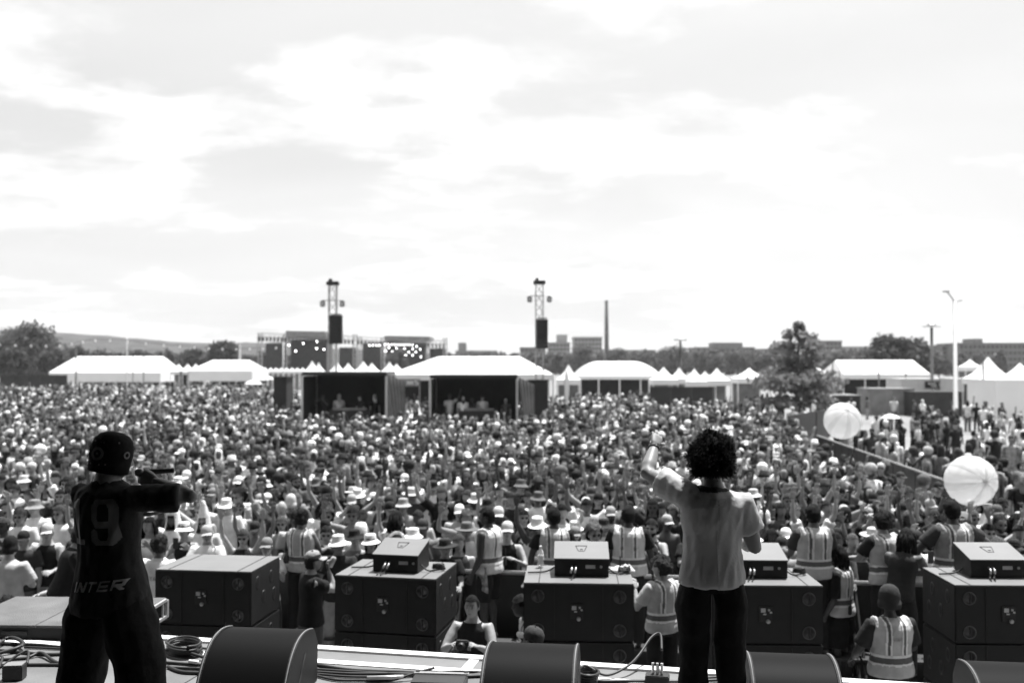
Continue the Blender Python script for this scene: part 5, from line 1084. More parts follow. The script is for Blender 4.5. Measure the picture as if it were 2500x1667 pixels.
# ---- left performer: black jersey with number, holding a microphone to the mouth
dL = 5.28; p = at_d(271, 1012, dL)
HL = (p.z - DECK) / 1.02
figL = figure(H=HL, b=.98, lean=(-.02, -.03), head=(-34, -10, 0), L=((.05, .35, -.9), (-.65, .3, .6)), Rr=((.79, .57, .03), (-.94, -.10, .26)), legs='wide', vox=.012, top='tee', sleeve=.8, loose=.03, hem=-.2, pants='long', ploose=.042, curl=(.7, 1.5), folds=.013, sleevew=.76, gapx=.012, palmdir=(None, Vector((-.3, .8, -.2))), flare=.03, ptop=-.06, headdrop=.03, want='shoes')
pl = put_person(figL, 'person', 'performer in black number 19 jersey and round-patterned cap holding a microphone', 'person', (p.x, dL, DECK + .008 - figL['info']['minz']), R(-30), .3, .034, .02, None, 'buzz', .01)
i_ = figL['info']; jm = figL['shirt']; jersey = [c for c in pl.children if c.name.startswith('shirt')][0]; jersey.name = 'jersey'
zz = lambda f: (i_['pel'] + i_['spine'] * .5 * i_['s'] * f).z
M_num = mat('jersey_print', .24, .6, .15, 12); M_txt = mat('jersey_lettering', .5, .6, .15, 12)
mkobj('number', decal(jm, '19', -.118, zz(.42), .235, .125, .035, .036, .005, 'number', slope=.03), M_num, jersey)
mkobj('lettering', decal(jm, 'INTER', -.067, zz(-.04), .05, .046, .014, .0125, .0035, 'lettering', slope=.10, shear=.22), M_txt, jersey)

# soft cap with round ring motifs
HM = i_['HM']; cp = MB().lathe([(.09, -.08), (.097, -.075), (.1, -.03), (.104, .02), (.102, .06), (.092, .096), (.07, .122), (.038, .136), (.0, .14)], 30, (0, -.006, .002), .93, 1.06).obj('cap', M_cloth, pl, True, col=.012, mtx=HM)
def ring(a, z, r0, r1, nm, m, rr_=.1065, tilt=0):
    mb = MB(); n = 20
    for k_ in range(n):
        w = 2 * math.pi * k_ / n
        for r_ in (r0, r1):
            da = a + r_ * math.cos(w) / .11; q = (rr_ + .003 - .12 * max(0, z + r_ * math.sin(w) - .06)); mb.v.append((q * math.sin(da) * .93, q * math.cos(da) * 1.06 - .006, z + r_ * math.sin(w)))
    mb.f = [(2 * k_, 2 * k_ + 1, (2 * k_ + 3) % (2 * n), (2 * k_ + 2) % (2 * n)) for k_ in range(n)]; mb.obj(nm, m, cp)
M_rg = mat('cap_print_grey', .2, .7, .1, 20)
for a in (R(131), R(190)): ring(a, .02, .02, .036, 'ring_motif', M_rg); ring(a, .02, .0, .008, 'dot_motif', M_rg)
ring(R(52), .03, .01, .02, 'ring_motif', M_rg)
for a, z in ((118, .08), (130, .095), (146, .084), (160, .095), (172, .08), (104, -.03), (120, -.035), (146, -.035), (80, .09), (160, -.03)): ring(R(a), z, 0.0, .005, 'dot_motif', M_rg)
# microphone held in the right hand (its own thing)
pl_m = Matrix.Translation(pl.location) @ Matrix.Rotation(R(-30), 4, 'Z'); mouth = pl_m @ (HM @ Vector((0, .125, -.062))); hnd = pl_m @ i_['hand'][1]
r_ = empty('microphone', mouth); tag(r_, 'black hand microphone at the mouth of the jersey performer', 'microphone'); md = Vector((.93, .3, .03)).normalized(); q = Vector((0, 0, 1)).rotation_difference(md); r_.rotation_mode = 'QUATERNION'; r_.rotation_quaternion = q
MB().lathe([(0, -.0), (.016, .004), (.024, .02), (.024, .035), (.018, .05)], 14).obj('head_grille', M_steel, r_, True); MB().lathe([(.018, .05), (.017, .06), (.013, .18), (.015, .2), (.0, .205)], 14).obj('handle', M_black, r_, True)

# ---- right performer: pale shirt, afro, left arm raised
dR = 5.9; p = at_d(1742, 1080, dR); HR = (p.z - DECK) / 1.0
figR = figure(H=HR, b=1.02, lean=(0, -.05), head=(-10, -8, 0), L=((.60, .66, .34), (-.34, .66, .62)), Rr=((.3, .1, -1), (-.2, .85, .1)), legs='stand', vox=.011, top='tee', sleeve=.6, loose=.027, hem=-.09, pants='long', ploose=.024, curl=(1.1, .8), folds=.012, shoulder_tilt=-.14, armw=1.16, sleevew=1.0, gapx=.02, want='shoes')
pr = put_person(figR, 'person', 'performer with big afro in pale shirt and black trousers raising one arm', 'person', (at_d(1738, 1200, dR).x, dR, DECK + .008 - figR['info']['minz']), R(4), .22, .72, .01, None, 'bigafro', .012)
i_ = figR['info']; wr = i_['arms'][-1]
MB().lathe([(.034, -.012), (.037, -.012), (.037, .012), (.034, .012)], 14, m=Vector((0, 0, 1)).rotation_difference(wr[5]).to_matrix(), c=wr[3] - wr[5] * .02).obj('bracelet', M_black, pr)
cm = figR['shirt']; sh_ = [c for c in pr.children if c.name.startswith('shirt')][0]
zt_ = lambda f: (i_['pel'] + i_['spine'] * .5 * i_['s'] * f).z
# centre seam and faint neck print
mkobj('centre_seam', strip_mesh(cm, lambda q, n: abs(q[0]) < .006 and q[1] < -.02 and q[2] < zt_(.9), .003, 'centre_seam'), M_cloth, sh_, .5)
mkobj('collar', strip_mesh(cm, lambda q, n: q[2] > zt_(.985) and math.hypot(q[0] - i_['neck'].x, q[1] - i_['neck'].y) < .105, .004, 'collar'), M_cloth, sh_, .03)
figR['shirt'].materials.clear(); figR['shirt'].materials.append(M_sheer)
mkobj('neck_print', decal(cm, '#', -.05, zt_(.82), .045, .1, .01, .007, .0035, 'neck_print'), mat('faded_print', .52, .8), sh_)

# ---- staff and photographers in the pit
def hero(px, yt, label, face, H=1.75, d=None, base=0.0, skin=.15, topg=.02, pantg=.02, group=None, hatpad=.0, kw=None, **put):
    kw = dict(kw or {}); kw.setdefault('vox', .018)
    if d is None:
        zt = base + H * 1.01 + hatpad; d = (CAMZ - zt) * FPX / (yt - HOR)
    fig = figure(H=H, **kw); zt = at_d(px, yt, d).z; b_ = zt - H * 1.01 - hatpad if base is None else base
    x = at_d(px, yt, d).x
    hx = (Matrix.Rotation(R(face), 3, 'Z') @ fig['info']['hc'])
    return put_person(fig, 'person', label, 'person', (x - hx.x, d - hx.y, b_ - fig['info']['minz'] + .003), R(face), skin, topg, pantg, group, **put), fig
SG = 'staff in the pit'
def step_d(px): 
    k_ = (px - CX) / FPX; return (13.15 / (1 + .14 * k_ * 1.0)) - .42
STEP = .43
def staff(px, yt, label, face=0, kw=None, **a):
    d = step_d(px); zt = at_d(px, yt, d).z; H = (zt - STEP) / 1.02; H = max(1.6, min(1.9, H)); base = zt - H * 1.02
    k_ = dict(top='tee', sleeve=.65, vest=True, loose=.02); k_.update(kw or {})
    return hero(px, yt, label, face, H=H, d=d, base=STEP if abs(base - STEP) < .12 else base, group=SG, kw=k_, **a)
staff(738, 1247, 'curly-haired staff member in striped vest behind the drinking man', -14, dict(L='rail', Rr='rail', top='tank'), skin=.16, topg=.4, hair='curly', hairg=.02)
staff(968, 1240, 'long-haired bearded staff member in vest behind the left front fill', -72, dict(L='hang', Rr='relax', top='tee'), skin=.05, topg=.02, hair='locks', hairg=.012, beard=True)
hc_, fc_ = staff(1188, 1230, 'muscular staff member in pale vest seen from the side with patterned shorts cloth', 62, dict(L='relax', Rr='relax', top='none', b=1.1, head=(20, 0, 0), pants='shorts'), skin=.045, topg=.02, pantg=.02, hair='short', hairg=.012, vestg=.6)
MB().prism([(-.1, -.3), (.1, -.26), (.12, .02), (-.06, .02)], -.012, .012, lambda a, c, e: Vector((a, e, c))).obj('waist_cloth', mat('patterned_cloth', .2, .9, .8, 22), hc_, mtx=Matrix.Translation(fc_['info']['pel'] + Vector((-.19, -.02, .02))) @ Matrix.Rotation(R(70), 4, 'Z'))
staff(1352, 1231, 'staff member in vest with back to us behind the water bottle', 4, dict(L=((.35, .1, -1), (.1, .4, -1)), Rr='hang', b=1.06), skin=.05, topg=.015, hair='short', hairg=.01)
staff(1534, 1226, 'staff member in vest and dark cap with back to us above the white cloth', -6, dict(L='hang', Rr=((.3, .1, -1), (.1, .5, -1)), b=1.08), skin=.05, topg=.015, hair='short', hairg=.015, vestg=.55)
staff(1984, 1222, 'dark-haired staff member in vest right of the fourth speaker stack', 3, dict(L='rail', Rr='rail', b=1.04), skin=.12, topg=.05, hair='short', hairg=.015, vestg=.45)
staff(2150, 1240, 'curly-topped staff member in vest leaning on the barrier with both hands', 20, dict(L='forward', Rr='rail', b=1.05, lean=(.0, .12)), skin=.3, topg=.02, hair='curly', hairg=.02, vestg=.45)
staff(2322, 1206, 'staff member in vest reaching right under the larger beach ball', 6, dict(L=((.55, .35, -.75), (-.1, .7, -.5)), Rr=((.75, .35, -.4), (.75, .55, -.35)), b=1.05), skin=.06, topg=.05, hair='short', hairg=.015, vestg=.3)
hero(2213, 1278, 'person in dark sleeveless top leaning over the barrier beside the curly-topped staff member', -38, H=1.72, d=11.75, base=None, skin=.06, topg=.03, pantg=.02, kw=dict(top='tank', L='forward', Rr='forward', lean=(.05, .3)), hair='dreads', hairg=.015)
hero(2044, 1318, 'staff member with loose dark curls in vest and black shorts', 52, H=1.74, skin=.07, topg=.012, pantg=.012, group=SG, kw=dict(top='tee', sleeve=.95, vest=True, pants='shorts', ploose=.05, L='relax', Rr='forward', want='shoes'), hair='dreads', hairg=.012, hatpad=.02, vestg=.5)
hb_, fb_ = hero(2170, 1421, 'staff member in grey beanie and striped vest marked STAFF seen from behind', 5, H=1.7, skin=.06, topg=.03, pantg=.015, group=SG, hatpad=.04, kw=dict(top='tee', sleeve=.8, vest=True, b=1.1, L=((.4, .15, -.9), (-.1, .75, -.5)), Rr=((.3, .3, -.9), (-.2, .8, -.3)), head=(-12, 0, 0)), hat='beanie', hatg=.035, vestg=.45)
for c_ in hb_.children:
    if c_.name.startswith('hat'): c_.matrix_local = fb_['info']['HM'] @ Matrix.Translation((0, -.012, .006)) @ Matrix.Diagonal((1.24, 1.2, 1.12, 1))
zq = (fb_['info']['pel'] + fb_['info']['spine'] * .5 * fb_['info']['s'] * .62).z; M_st = mat('staff_lettering', .28, .7)
mkobj('lettering', decal(fb_['vest'], 'STAFF', -.049, zq, .034, .0165, .0045, .0055, .0025, 'lettering'), M_st, [c for c in hb_.children if c.name.startswith('vest')][0])
hero(1612, 1346, 'curly-haired photographer in vest with black strap left of the pale-shirted performer', 28, H=1.72, skin=.3, topg=.45, pantg=.015, group=SG, hatpad=.03, kw=dict(top='tee', sleeve=.7, vest=True, L=((.3, .4, -.8), (-.2, .4, .6)), Rr='hang', head=(30, -5, 0)), hair='afro', hairg=.035, vestg=.4)
hero(1272, 1408, 'bent-over staff member in pale vest half hidden by the middle subwoofer stack', 100, H=1.72, d=10.95, base=None, skin=.08, topg=.03, pantg=.02, group=SG, kw=dict(top='tee', vest=True, lean=(.0, .55), L='forward', Rr='relax', legs='bent'), hair='short', hairg=.015, vestg=.6)
hero(1300, 1511, 'person in dark cap looking down just behind the middle monitor', 52, H=1.7, skin=.12, topg=.04, pantg=.03, hatpad=.03, kw=dict(head=(0, 14, 0), L='forward', Rr='forward'), hat='cap', hatg=.045, hair='buzz')
hw_, fw_ = hero(1152, 1443, 'woman photographer in black tank top holding a camera in the pit', 168, H=1.64, skin=.3, topg=.015, pantg=.02, kw=dict(female=True, b=1.08, top='tank', L='clap', Rr='clap', head=(-4, 2, 0), curl=(1.2, 1.2), vox=.015), hair='tied', hairg=.012)
ARM['clapx'] = ((.25, .4, -.9), (-.5, .8, -.1))
cpos = (fw_['info']['hand'][1] + fw_['info']['hand'][-1]) / 2; cpos = Matrix.Rotation(R(168), 3, 'Z') @ cpos + hw_.location
r_ = empty('camera_body', cpos, R(168)); tag(r_, 'black camera in the hands of the pit photographer', 'camera'); MB().bevbox((0, .02, 0), (.13, .06, .09), .012).obj('body', M_black, r_); MB().lathe([(.03, .04), (.036, .05), (.034, .11), (.028, .112)], 16, m=Matrix.Rotation(R(-90), 3, 'X')).obj('lens', M_black, r_, True)
hd_, fd_ = hero(766, 1331, 'man in cap and black t-shirt drinking between the first two speaker stacks', -62, H=1.74, skin=.28, topg=.016, pantg=.07, hatpad=.03, kw=dict(b=1.1, L='hang', Rr=('ik', (.06, .16, -.12), (.3, .1, -1), 'head'), head=(0, 8, 0), curl=(.5, 1.4), sleeve=.55), hat='cap', hatg=.3, hair='short', hairg=.03)
hp_w = Matrix.Rotation(R(-62), 3, 'Z') @ fd_['info']['hand'][1] + hd_.location
r_ = empty('drink_can', hp_w + Vector((.03, .0, -.03))); r_.rotation_euler = (0, R(25), 0); tag(r_, 'shiny drink can held by the man in the cap', 'can'); MB().lathe([(0, 0), (.028, .0), (.033, .008), (.033, .11), (.026, .122), (0, .122)], 16).obj('body', M_alu, r_, True); MB().lathe([(.025, .1225), (.027, .126), (.024, .127)], 16).obj('rim', M_steel, r_)
hq_, fq_ = hero(392, 1303, 'dark-haired crew member in white t-shirt marked STAFF left of the first speaker stack', -10, H=1.76, d=12.7, base=None, skin=.14, topg=.7, pantg=.1, kw=dict(L='hang', Rr='forward'), hair='curly', hairg=.03)
zq = (fq_['info']['pel'] + fq_['info']['spine'] * .5 * fq_['info']['s'] * .5).z
mkobj('lettering', decal(fq_['shirt'], 'STAFF', -.1, zq, .05, .036, .008, .009, .004, 'lettering'), M_st, [c for c in hq_.children if c.name.startswith('shirt')][0])
hero(26, 1303, 'man in grey t-shirt and backwards black cap at the left edge seen from behind', -8, H=1.74, skin=.3, topg=.42, pantg=.05, hatpad=.02, kw=dict(b=1.1, L='fold', Rr='fold', sleeve=.8), hat='beanie', hatg=.012, hair='buzz')
hero(198, 1272, 'person in black t-shirt bending behind the jersey performer', -60, H=1.78, d=12.2, base=None, skin=.3, topg=.015, pantg=.03, kw=dict(b=1.12, L='forward', Rr=((.2, .4, -.9), (.0, .5, -.9)), lean=(0, .3)), hair='short', hairg=.03)
hero(18, 1432, 'person with dark tousled hair crouching at the left edge', 10, H=1.72, d=12.0, base=None, skin=.25, topg=.3, pantg=.05, kw=dict(L='forward', Rr='forward', legs='bent'), hair='curly', hairg=.02)
hero(172, 1330, 'woman in pale trousers and dark top behind the low riser', 160, H=1.66, d=13.0, base=None, skin=.32, topg=.02, pantg=.6, kw=dict(female=True, top='tank', L='hips', Rr='rail'), hair='long', hairg=.08, glasses=True)

# radios clipped to the belts of some staff
for j, o in enumerate([q for q in bpy.data.objects if q.get('group') == SG]):
    if j % 2 == 0:
        rd = MB().bevbox((0, 0, 0), (.055, .03, .11), .006).obj('radio', M_black, o, mtx=Matrix.Translation((.13 if j % 4 else -.12, -.165, .98))); MB().tube([(.015, 0, .05), (.015, 0, .16)], .006, 6).obj('antenna', M_black, rd)
# ---- crowd: the nearest three hundred as individuals
POSES = [('hang', 'hang'), ('hang', 'up'), ('up', 'hang'), ('up', 'up'), ('phone', 'phone'), ('rail', 'rail'), ('hang', 'fist'), ('clap', 'clap'), ('point', 'hang'), ('upout', 'up'), ('fold', 'fold'), ('hang', 'upout')]
PHR = ['', 'arm raised', 'arm raised', 'arms raised', 'holding phone', 'hands on rail', 'fist raised', 'clapping', 'pointing', 'arms spread', 'arms folded', 'waving']
figs = []
for k_, (l_, r__) in enumerate(POSES):
    fm = k_ % 3 == 1; hd = [(0, 0, 0), (8, -6, 3), (-10, -4, -3), (0, -10, 0), (0, 4, 0), (12, 0, 4), (-6, -5, 0), (5, 3, -4), (10, -4, 0), (-4, -8, 0), (15, 2, 5), (-15, -4, 0)][k_]
    figs.append(figure(H=1.72, b=1.0 if not fm else .95, female=fm, L=l_, Rr=r__, head=hd, vox=.024, top='both', sleeve=.62, loose=.02, hi=False, lean=(.02 * math.sin(k_ * 2), .05 * math.cos(k_)), curl=(.35, .35)))
GN = lambda g: 'white' if g > .6 else 'pale' if g > .3 else 'grey' if g > .12 else 'dark' if g > .04 else 'black'
HAIRN = {'short': 'short hair', 'buzz': 'cropped hair', 'afro': 'round afro', 'curly': 'curly hair', 'long': 'long hair', 'bun': 'hair bun', 'dreads': 'dreadlocks', 'locks': 'long locks'}
HATN = {'cap': 'cap', 'bucket': 'bucket hat', 'straw': 'wide-brimmed hat', 'beanie': 'beanie', 'hood': 'tall pointed hood', 'towel': 'towel over the head', 'band': 'headband'}
placed = []; crowd_list = []
def one(x, y, pose, face, top, tg, skin, hair=None, hg=.03, hat=None, htg=.6, gl=False, bd=False, sc=1.0, back=False, label=None, row=0):
    crowd_list.append(dict(x=x, y=y, pose=pose, face=face, top=top, tg=tg, skin=skin, hair=hair, hg=hg, hat=hat, htg=htg, gl=gl, bd=bd, sc=sc, back=back, label=label, row=row)); placed.append((x, y))
def notable(px, yt, label, pose, top, tg, skin, H=1.72, d=None, pad=0.0, **k):
    zt = H * 1.01 + pad; d = d or (CAMZ - zt) * FPX / (yt - HOR); p = at_d(px, yt, d); one(p.x, d, pose, 180 + k.pop('turn', 0), top, tg, skin, sc=H / 1.72, label=label, **k)
notable(425, 1200, 'bearded person in pale banana costume with tall pointed hood', 6, 'shirt', .7, .1, 1.74, None, .26, hat='hood', htg=.78, bd=True, hg=.02, hair='short')
notable(500, 1207, 'second person in a pointed pale costume hood, right of the banana costume', 0, 'shirt', .65, .25, 1.72, None, .26, hat='hood', htg=.72, gl=True)
notable(452, 1262, 'person in white bucket hat drinking above the first speaker stack', 4, 'tank', .02, .28, 1.7, None, .03, hat='bucket', htg=.75, hair='short')
notable(506, 1276, 'man in white t-shirt and pale cap leaning on the rail above the first speaker stack', 5, 'shirt', .78, .22, 1.74, 13.75, .03, hat='cap', htg=.35, gl=True)
notable(594, 1284, 'woman in sunglasses and black tank top with raised arms above the first speaker stack', 3, 'tank', .02, .3, 1.66, None, hair='long', hg=.06, gl=True)
notable(654, 1300, 'man in camouflage cap and white t-shirt looking at a phone by the first stack', 4, 'shirt', .72, .25, 1.68, None, .03, hat='cap', htg=.2)
notable(690, 1252, 'woman with sunglasses and long hair behind the phone user', 0, 'shirt', .3, .3, 1.68, None, hair='long', hg=.08, gl=True)
notable(826, 1291, 'man in patterned white bucket hat and black waistcoat leaning on the rail', 5, 'shirt', .025, .18, 1.74, None, .03, hat='bucket', htg=.65)
notable(905, 1290, 'woman in pale bucket hat and sunglasses left of the left front fill', 5, 'shirt', .02, .3, 1.66, None, .03, hat='bucket', htg=.7, hair='long', hg=.02, gl=True)
notable(882, 1264, 'person with a white towel draped over the head', 0, 'shirt', .75, .22, 1.7, None, .02, hat='towel', htg=.8)
notable(1010, 1275, 'smiling man in white bucket hat above the left front fill', 0, 'shirt', .05, .16, 1.72, None, .03, hat='bucket', htg=.8)
notable(1086, 1302, 'person in black wide bucket hat and black top right of the left front fill', 5, 'shirt', .015, .25, 1.66, None, .03, hat='straw', htg=.03)
notable(1121, 1296, 'woman with parted dark hair beside the black bucket hat', 0, 'tank', .05, .32, 1.68, None, hair='long', hg=.05)
notable(1240, 1252, 'man in patterned cap and black tank top clapping left of the water bottle', 7, 'tank', .015, .32, 1.8, 13.7, .03, hat='cap', htg=.5, back=False, gl=True)
notable(1140, 1262, 'person in dark flat-brimmed hat and white shirt left of the side-on staff member', 0, 'shirt', .75, .25, 1.72, None, .03, hat='straw', htg=.12)
notable(1864, 1238, 'person with white bandana beside the right sleeve of the pale shirt', 0, 'shirt', .1, .3, 1.74, None, .02, hat='beanie', htg=.8)
notable(1905, 1221, 'person with long black hair right of the white bandana', 0, 'shirt', .08, .22, 1.72, None, hair='long', hg=.012)
notable(1882, 1283, 'person with long black hair and black top above the fourth front fill', 0, 'shirt', .015, .07, 1.68, None, hair='locks', hg=.01)
notable(1916, 1276, 'person in white cap right of the fourth front fill', 0, 'shirt', .3, .25, 1.7, None, .03, hat='cap', htg=.8)
notable(2078, 1292, 'short-haired person facing us left of the curly-topped staff member', 0, 'shirt', .06, .34, 1.7, None, hair='buzz', hg=.1)
notable(2104, 1318, 'small person resting at the rail below the curly-topped staff member', 5, 'shirt', .03, .32, 1.6, None, hair='short', hg=.15)
notable(2438, 1252, 'bearded man in headband and sunglasses at the right by the front fill', 0, 'shirt', .02, .2, 1.74, None, .0, hat='band', htg=.4, hair='curly', hg=.03, gl=True, bd=True)
notable(2374, 1238, 'man in sunglasses under the larger beach ball', 1, 'tank', .2, .28, 1.74, None, hair='short', hg=.1, gl=True)
notable(2486, 1272, 'person in black top raising an arm at the right edge', 11, 'tank', .02, .2, 1.74, None, hair='short', hg=.03)
notable(118, 1252, 'woman in headband, sunglasses and black crop top at the left', 5, 'tank', .015, .32, 1.74, 13.9, .02, hat='cap', htg=.45, gl=True, hair='bun', hg=.12)
notable(62, 1283, 'person in dark cap behind the man in the backwards cap', 0, 'shirt', .03, .2, 1.66, None, .03, hat='cap', htg=.02)
notable(22, 1195, 'person in white printed t-shirt with a strap clapping at the left edge', 7, 'shirt', .75, .3, 1.74, None, .02, hat='cap', htg=.1)
notable(690, 1215, 'tall bald man left of the vested curly-haired staff member', 0, 'shirt', .03, .34, 1.78, None, hair=None)
notable(985, 1205, 'man in dark bucket hat above the long-haired staff member', 0, 'shirt', .3, .25, 1.76, None, .03, hat='bucket', htg=.3)
notable(1122, 1220, 'person in bright white cap above the wide flat-brimmed hat', 0, 'shirt', .35, .25, 1.74, None, .03, hat='cap', htg=.8)
notable(1490, 1225, 'bearded man in visor cap left of the capped staff member', 0, 'shirt', .6, .1, 1.74, None, .03, hat='cap', htg=.3, bd=True, hg=.012)
notable(1430, 1205, 'person in open white shirt above the middle front fill', 0, 'shirt', .8, .28, 1.76, None, .02, hat='cap', htg=.6)
qa, qb = at_z(2420, 1213, 0), at_z(1995, 1063, 0); Q0 = at_z(2420, 1213, 1.2); Q1 = at_z(1995, 1063, 1.2)
def right_of_side(x, y):      # beyond the side barrier
    xb = Q0.x + (Q1.x - Q0.x) * (y - Q0.y) / (Q1.y - Q0.y); return x > xb - .45
def pix(x, y, z): 
    v = Vector((x, y, z - CAMZ)); yy = v.y * _cp + v.z * _sp; zz_ = -v.y * _sp + v.z * _cp; return CX + FPX * v.x / yy, CY - FPX * zz_ / yy
def rand_person():
    c = random.random(); tg = random.choice([.82, .78, .72, .6, .4, .25, .15, .08, .05, .03, .02, .02, .015, .015, .012])
    skin = random.choice([.05, .08, .12, .18, .24, .28, .3, .32, .34, .36]); hat = None; hair = None
    r_ = random.random()
    if r_ < .33: hat = 'cap'
    elif r_ < .42: hat = 'bucket'
    elif r_ < .45: hat = 'straw'
    elif r_ < .47: hat = 'beanie'
    else: hair = random.choice(['short', 'short', 'short', 'buzz', 'curly', 'long', 'long', 'long', 'bun', 'afro', 'dreads'])
    if hat == 'cap' and random.random() < .4: hair = 'long'
    return dict(top='tank' if c < .22 else ('none' if c < .27 else 'shirt'), tg=tg, skin=skin, hat=hat, hair=hair, htg=random.choice([.8, .7, .5, .35, .2, .1, .05, .03, .02, .015, .012]), hg=random.choice([.008, .01, .012, .015, .02, .03, .05, .1]), gl=random.random() < .4, bd=random.random() < .12 and hair != 'long')
row = 0
while len(crowd_list) < 300:
    v = .32 + row * .60 + (.1 if row else 0)
    for c_ in np.arange(-11, 11, .52 + .004 * row):
        u_ = c_ + (row % 2) * .26 + random.uniform(-.1, .1); p = bar(u_, v + random.uniform(-.13, .13)); px, py = pix(p.x, p.y, 1.6)
        if not -25 < px < 2525 or right_of_side(p.x + .6, p.y) or len(crowd_list) >= 300: continue
        if any((p.x - a) ** 2 + (p.y - b_) ** 2 < .40 ** 2 for a, b_ in placed): continue
        if row == 0: po = random.choice([5, 5, 5, 0, 7, 4])
        else: po = random.choice([0, 0, 0, 0, 10, 8, 7, 6, 1, 2, 3, 4, 9, 11, 0])
        one(p.x, p.y, po, 180 + random.gauss(0, 14), sc=random.uniform(.93, 1.07), row=row, **rand_person())
    row += 1
ROWN = ['front', 'second', 'third', 'fourth', 'fifth', 'sixth', 'seventh', 'eighth', 'ninth', 'tenth', 'eleventh', 'twelfth', 'thirteenth']
cnt = {}
for i, c in sorted(enumerate(crowd_list), key=lambda q: (q[1]['row'], pix(q[1]['x'], q[1]['y'], 1.6)[0])):
    if c['label'] is None:
        n_ = cnt.get(c['row'], 0); cnt[c['row']] = n_ + 1; what = (GN(c['tg']) + (' tank' if c['top'] == 'tank' else ' t-shirt')) if c['top'] != 'none' else 'no shirt'
        hd = (GN(c['htg']) + ' ' + HATN[c['hat']]) if c['hat'] else HAIRN[c['hair']]
        c['label'] = f"person in {what}, {hd}, {PHR[c['pose']] + ', ' if PHR[c['pose']] else ''}{ORD[n_]} from left in {ROWN[c['row']]} row"
    f = figs[c['pose']]
    # faces turn to the stage
    o = put_person(f, 'person', c['label'], 'person', (c['x'], c['y'], -f['info']['minz'] * c['sc'] + .002), R(c['face']), c['skin'], c['tg'], random.choice([.02, .04, .1, .3]), 'people in the front of the crowd', hair=c['hair'], hairg=c['hg'], hat=c['hat'], hatg=c['htg'], glasses=c['gl'], beard=c['bd'], use_top=None if c['top'] == 'none' else c['top'], scale=c['sc'])
# printed chests on some shirts
cpm = MB().add([(-.085 + .17 * i / 6, .004 - .02 * ((i - 3) / 3) ** 2, .035 * j) for j in (-1, 1) for i in range(7)], [(i, i + 1, i + 8, i + 7) for i in range(6)]).mesh('print')
for o in [q for q in bpy.data.objects if q.get('group') == 'people in the front of the crowd']:
    if random.random() < .3:
        sh = [c for c in o.children if c.name.startswith(('shirt', 'tank_top'))]
        if sh: mkobj('chest_print', cpm, M_cloth, sh[0], .5 if sh[0].color[0] < .15 else .06, loc=(0, .142, random.uniform(1.22, 1.28)))
# a few phones held up in the front rows
pn = 0; pmesh = MB().bevbox((0, 0, 0), (.075, .01, .15), .004).mesh('case'); smesh = MB().box((0, 0, 0), (.066, .002, .14)).mesh('screen')
for c in crowd_list:
    if c['pose'] == 4 and pn < 8:
        f = figs[4]['info']; m4 = Matrix.Translation((c['x'], c['y'], -f['minz'] * c['sc'])) @ Matrix.Rotation(R(c['face']), 4, 'Z') @ Matrix.Scale(c['sc'], 4)
        q = m4 @ ((f['hand'][1] + f['hand'][-1]) / 2 + Vector((0, .03, .05))); r_ = empty('phone', q, R(c['face'])); tag(r_, 'phone held up by the ' + ' '.join(c['label'].replace(',', '').split()[:3]) + ' ' + ' '.join(c['label'].split()[3:11]).rstrip(','), 'phone', 'phones in the front rows'); pn += 1
        mkobj('case', pmesh, M_black, r_); mkobj('screen', smesh, M_glass, r_, loc=(0, -.0062, 0))

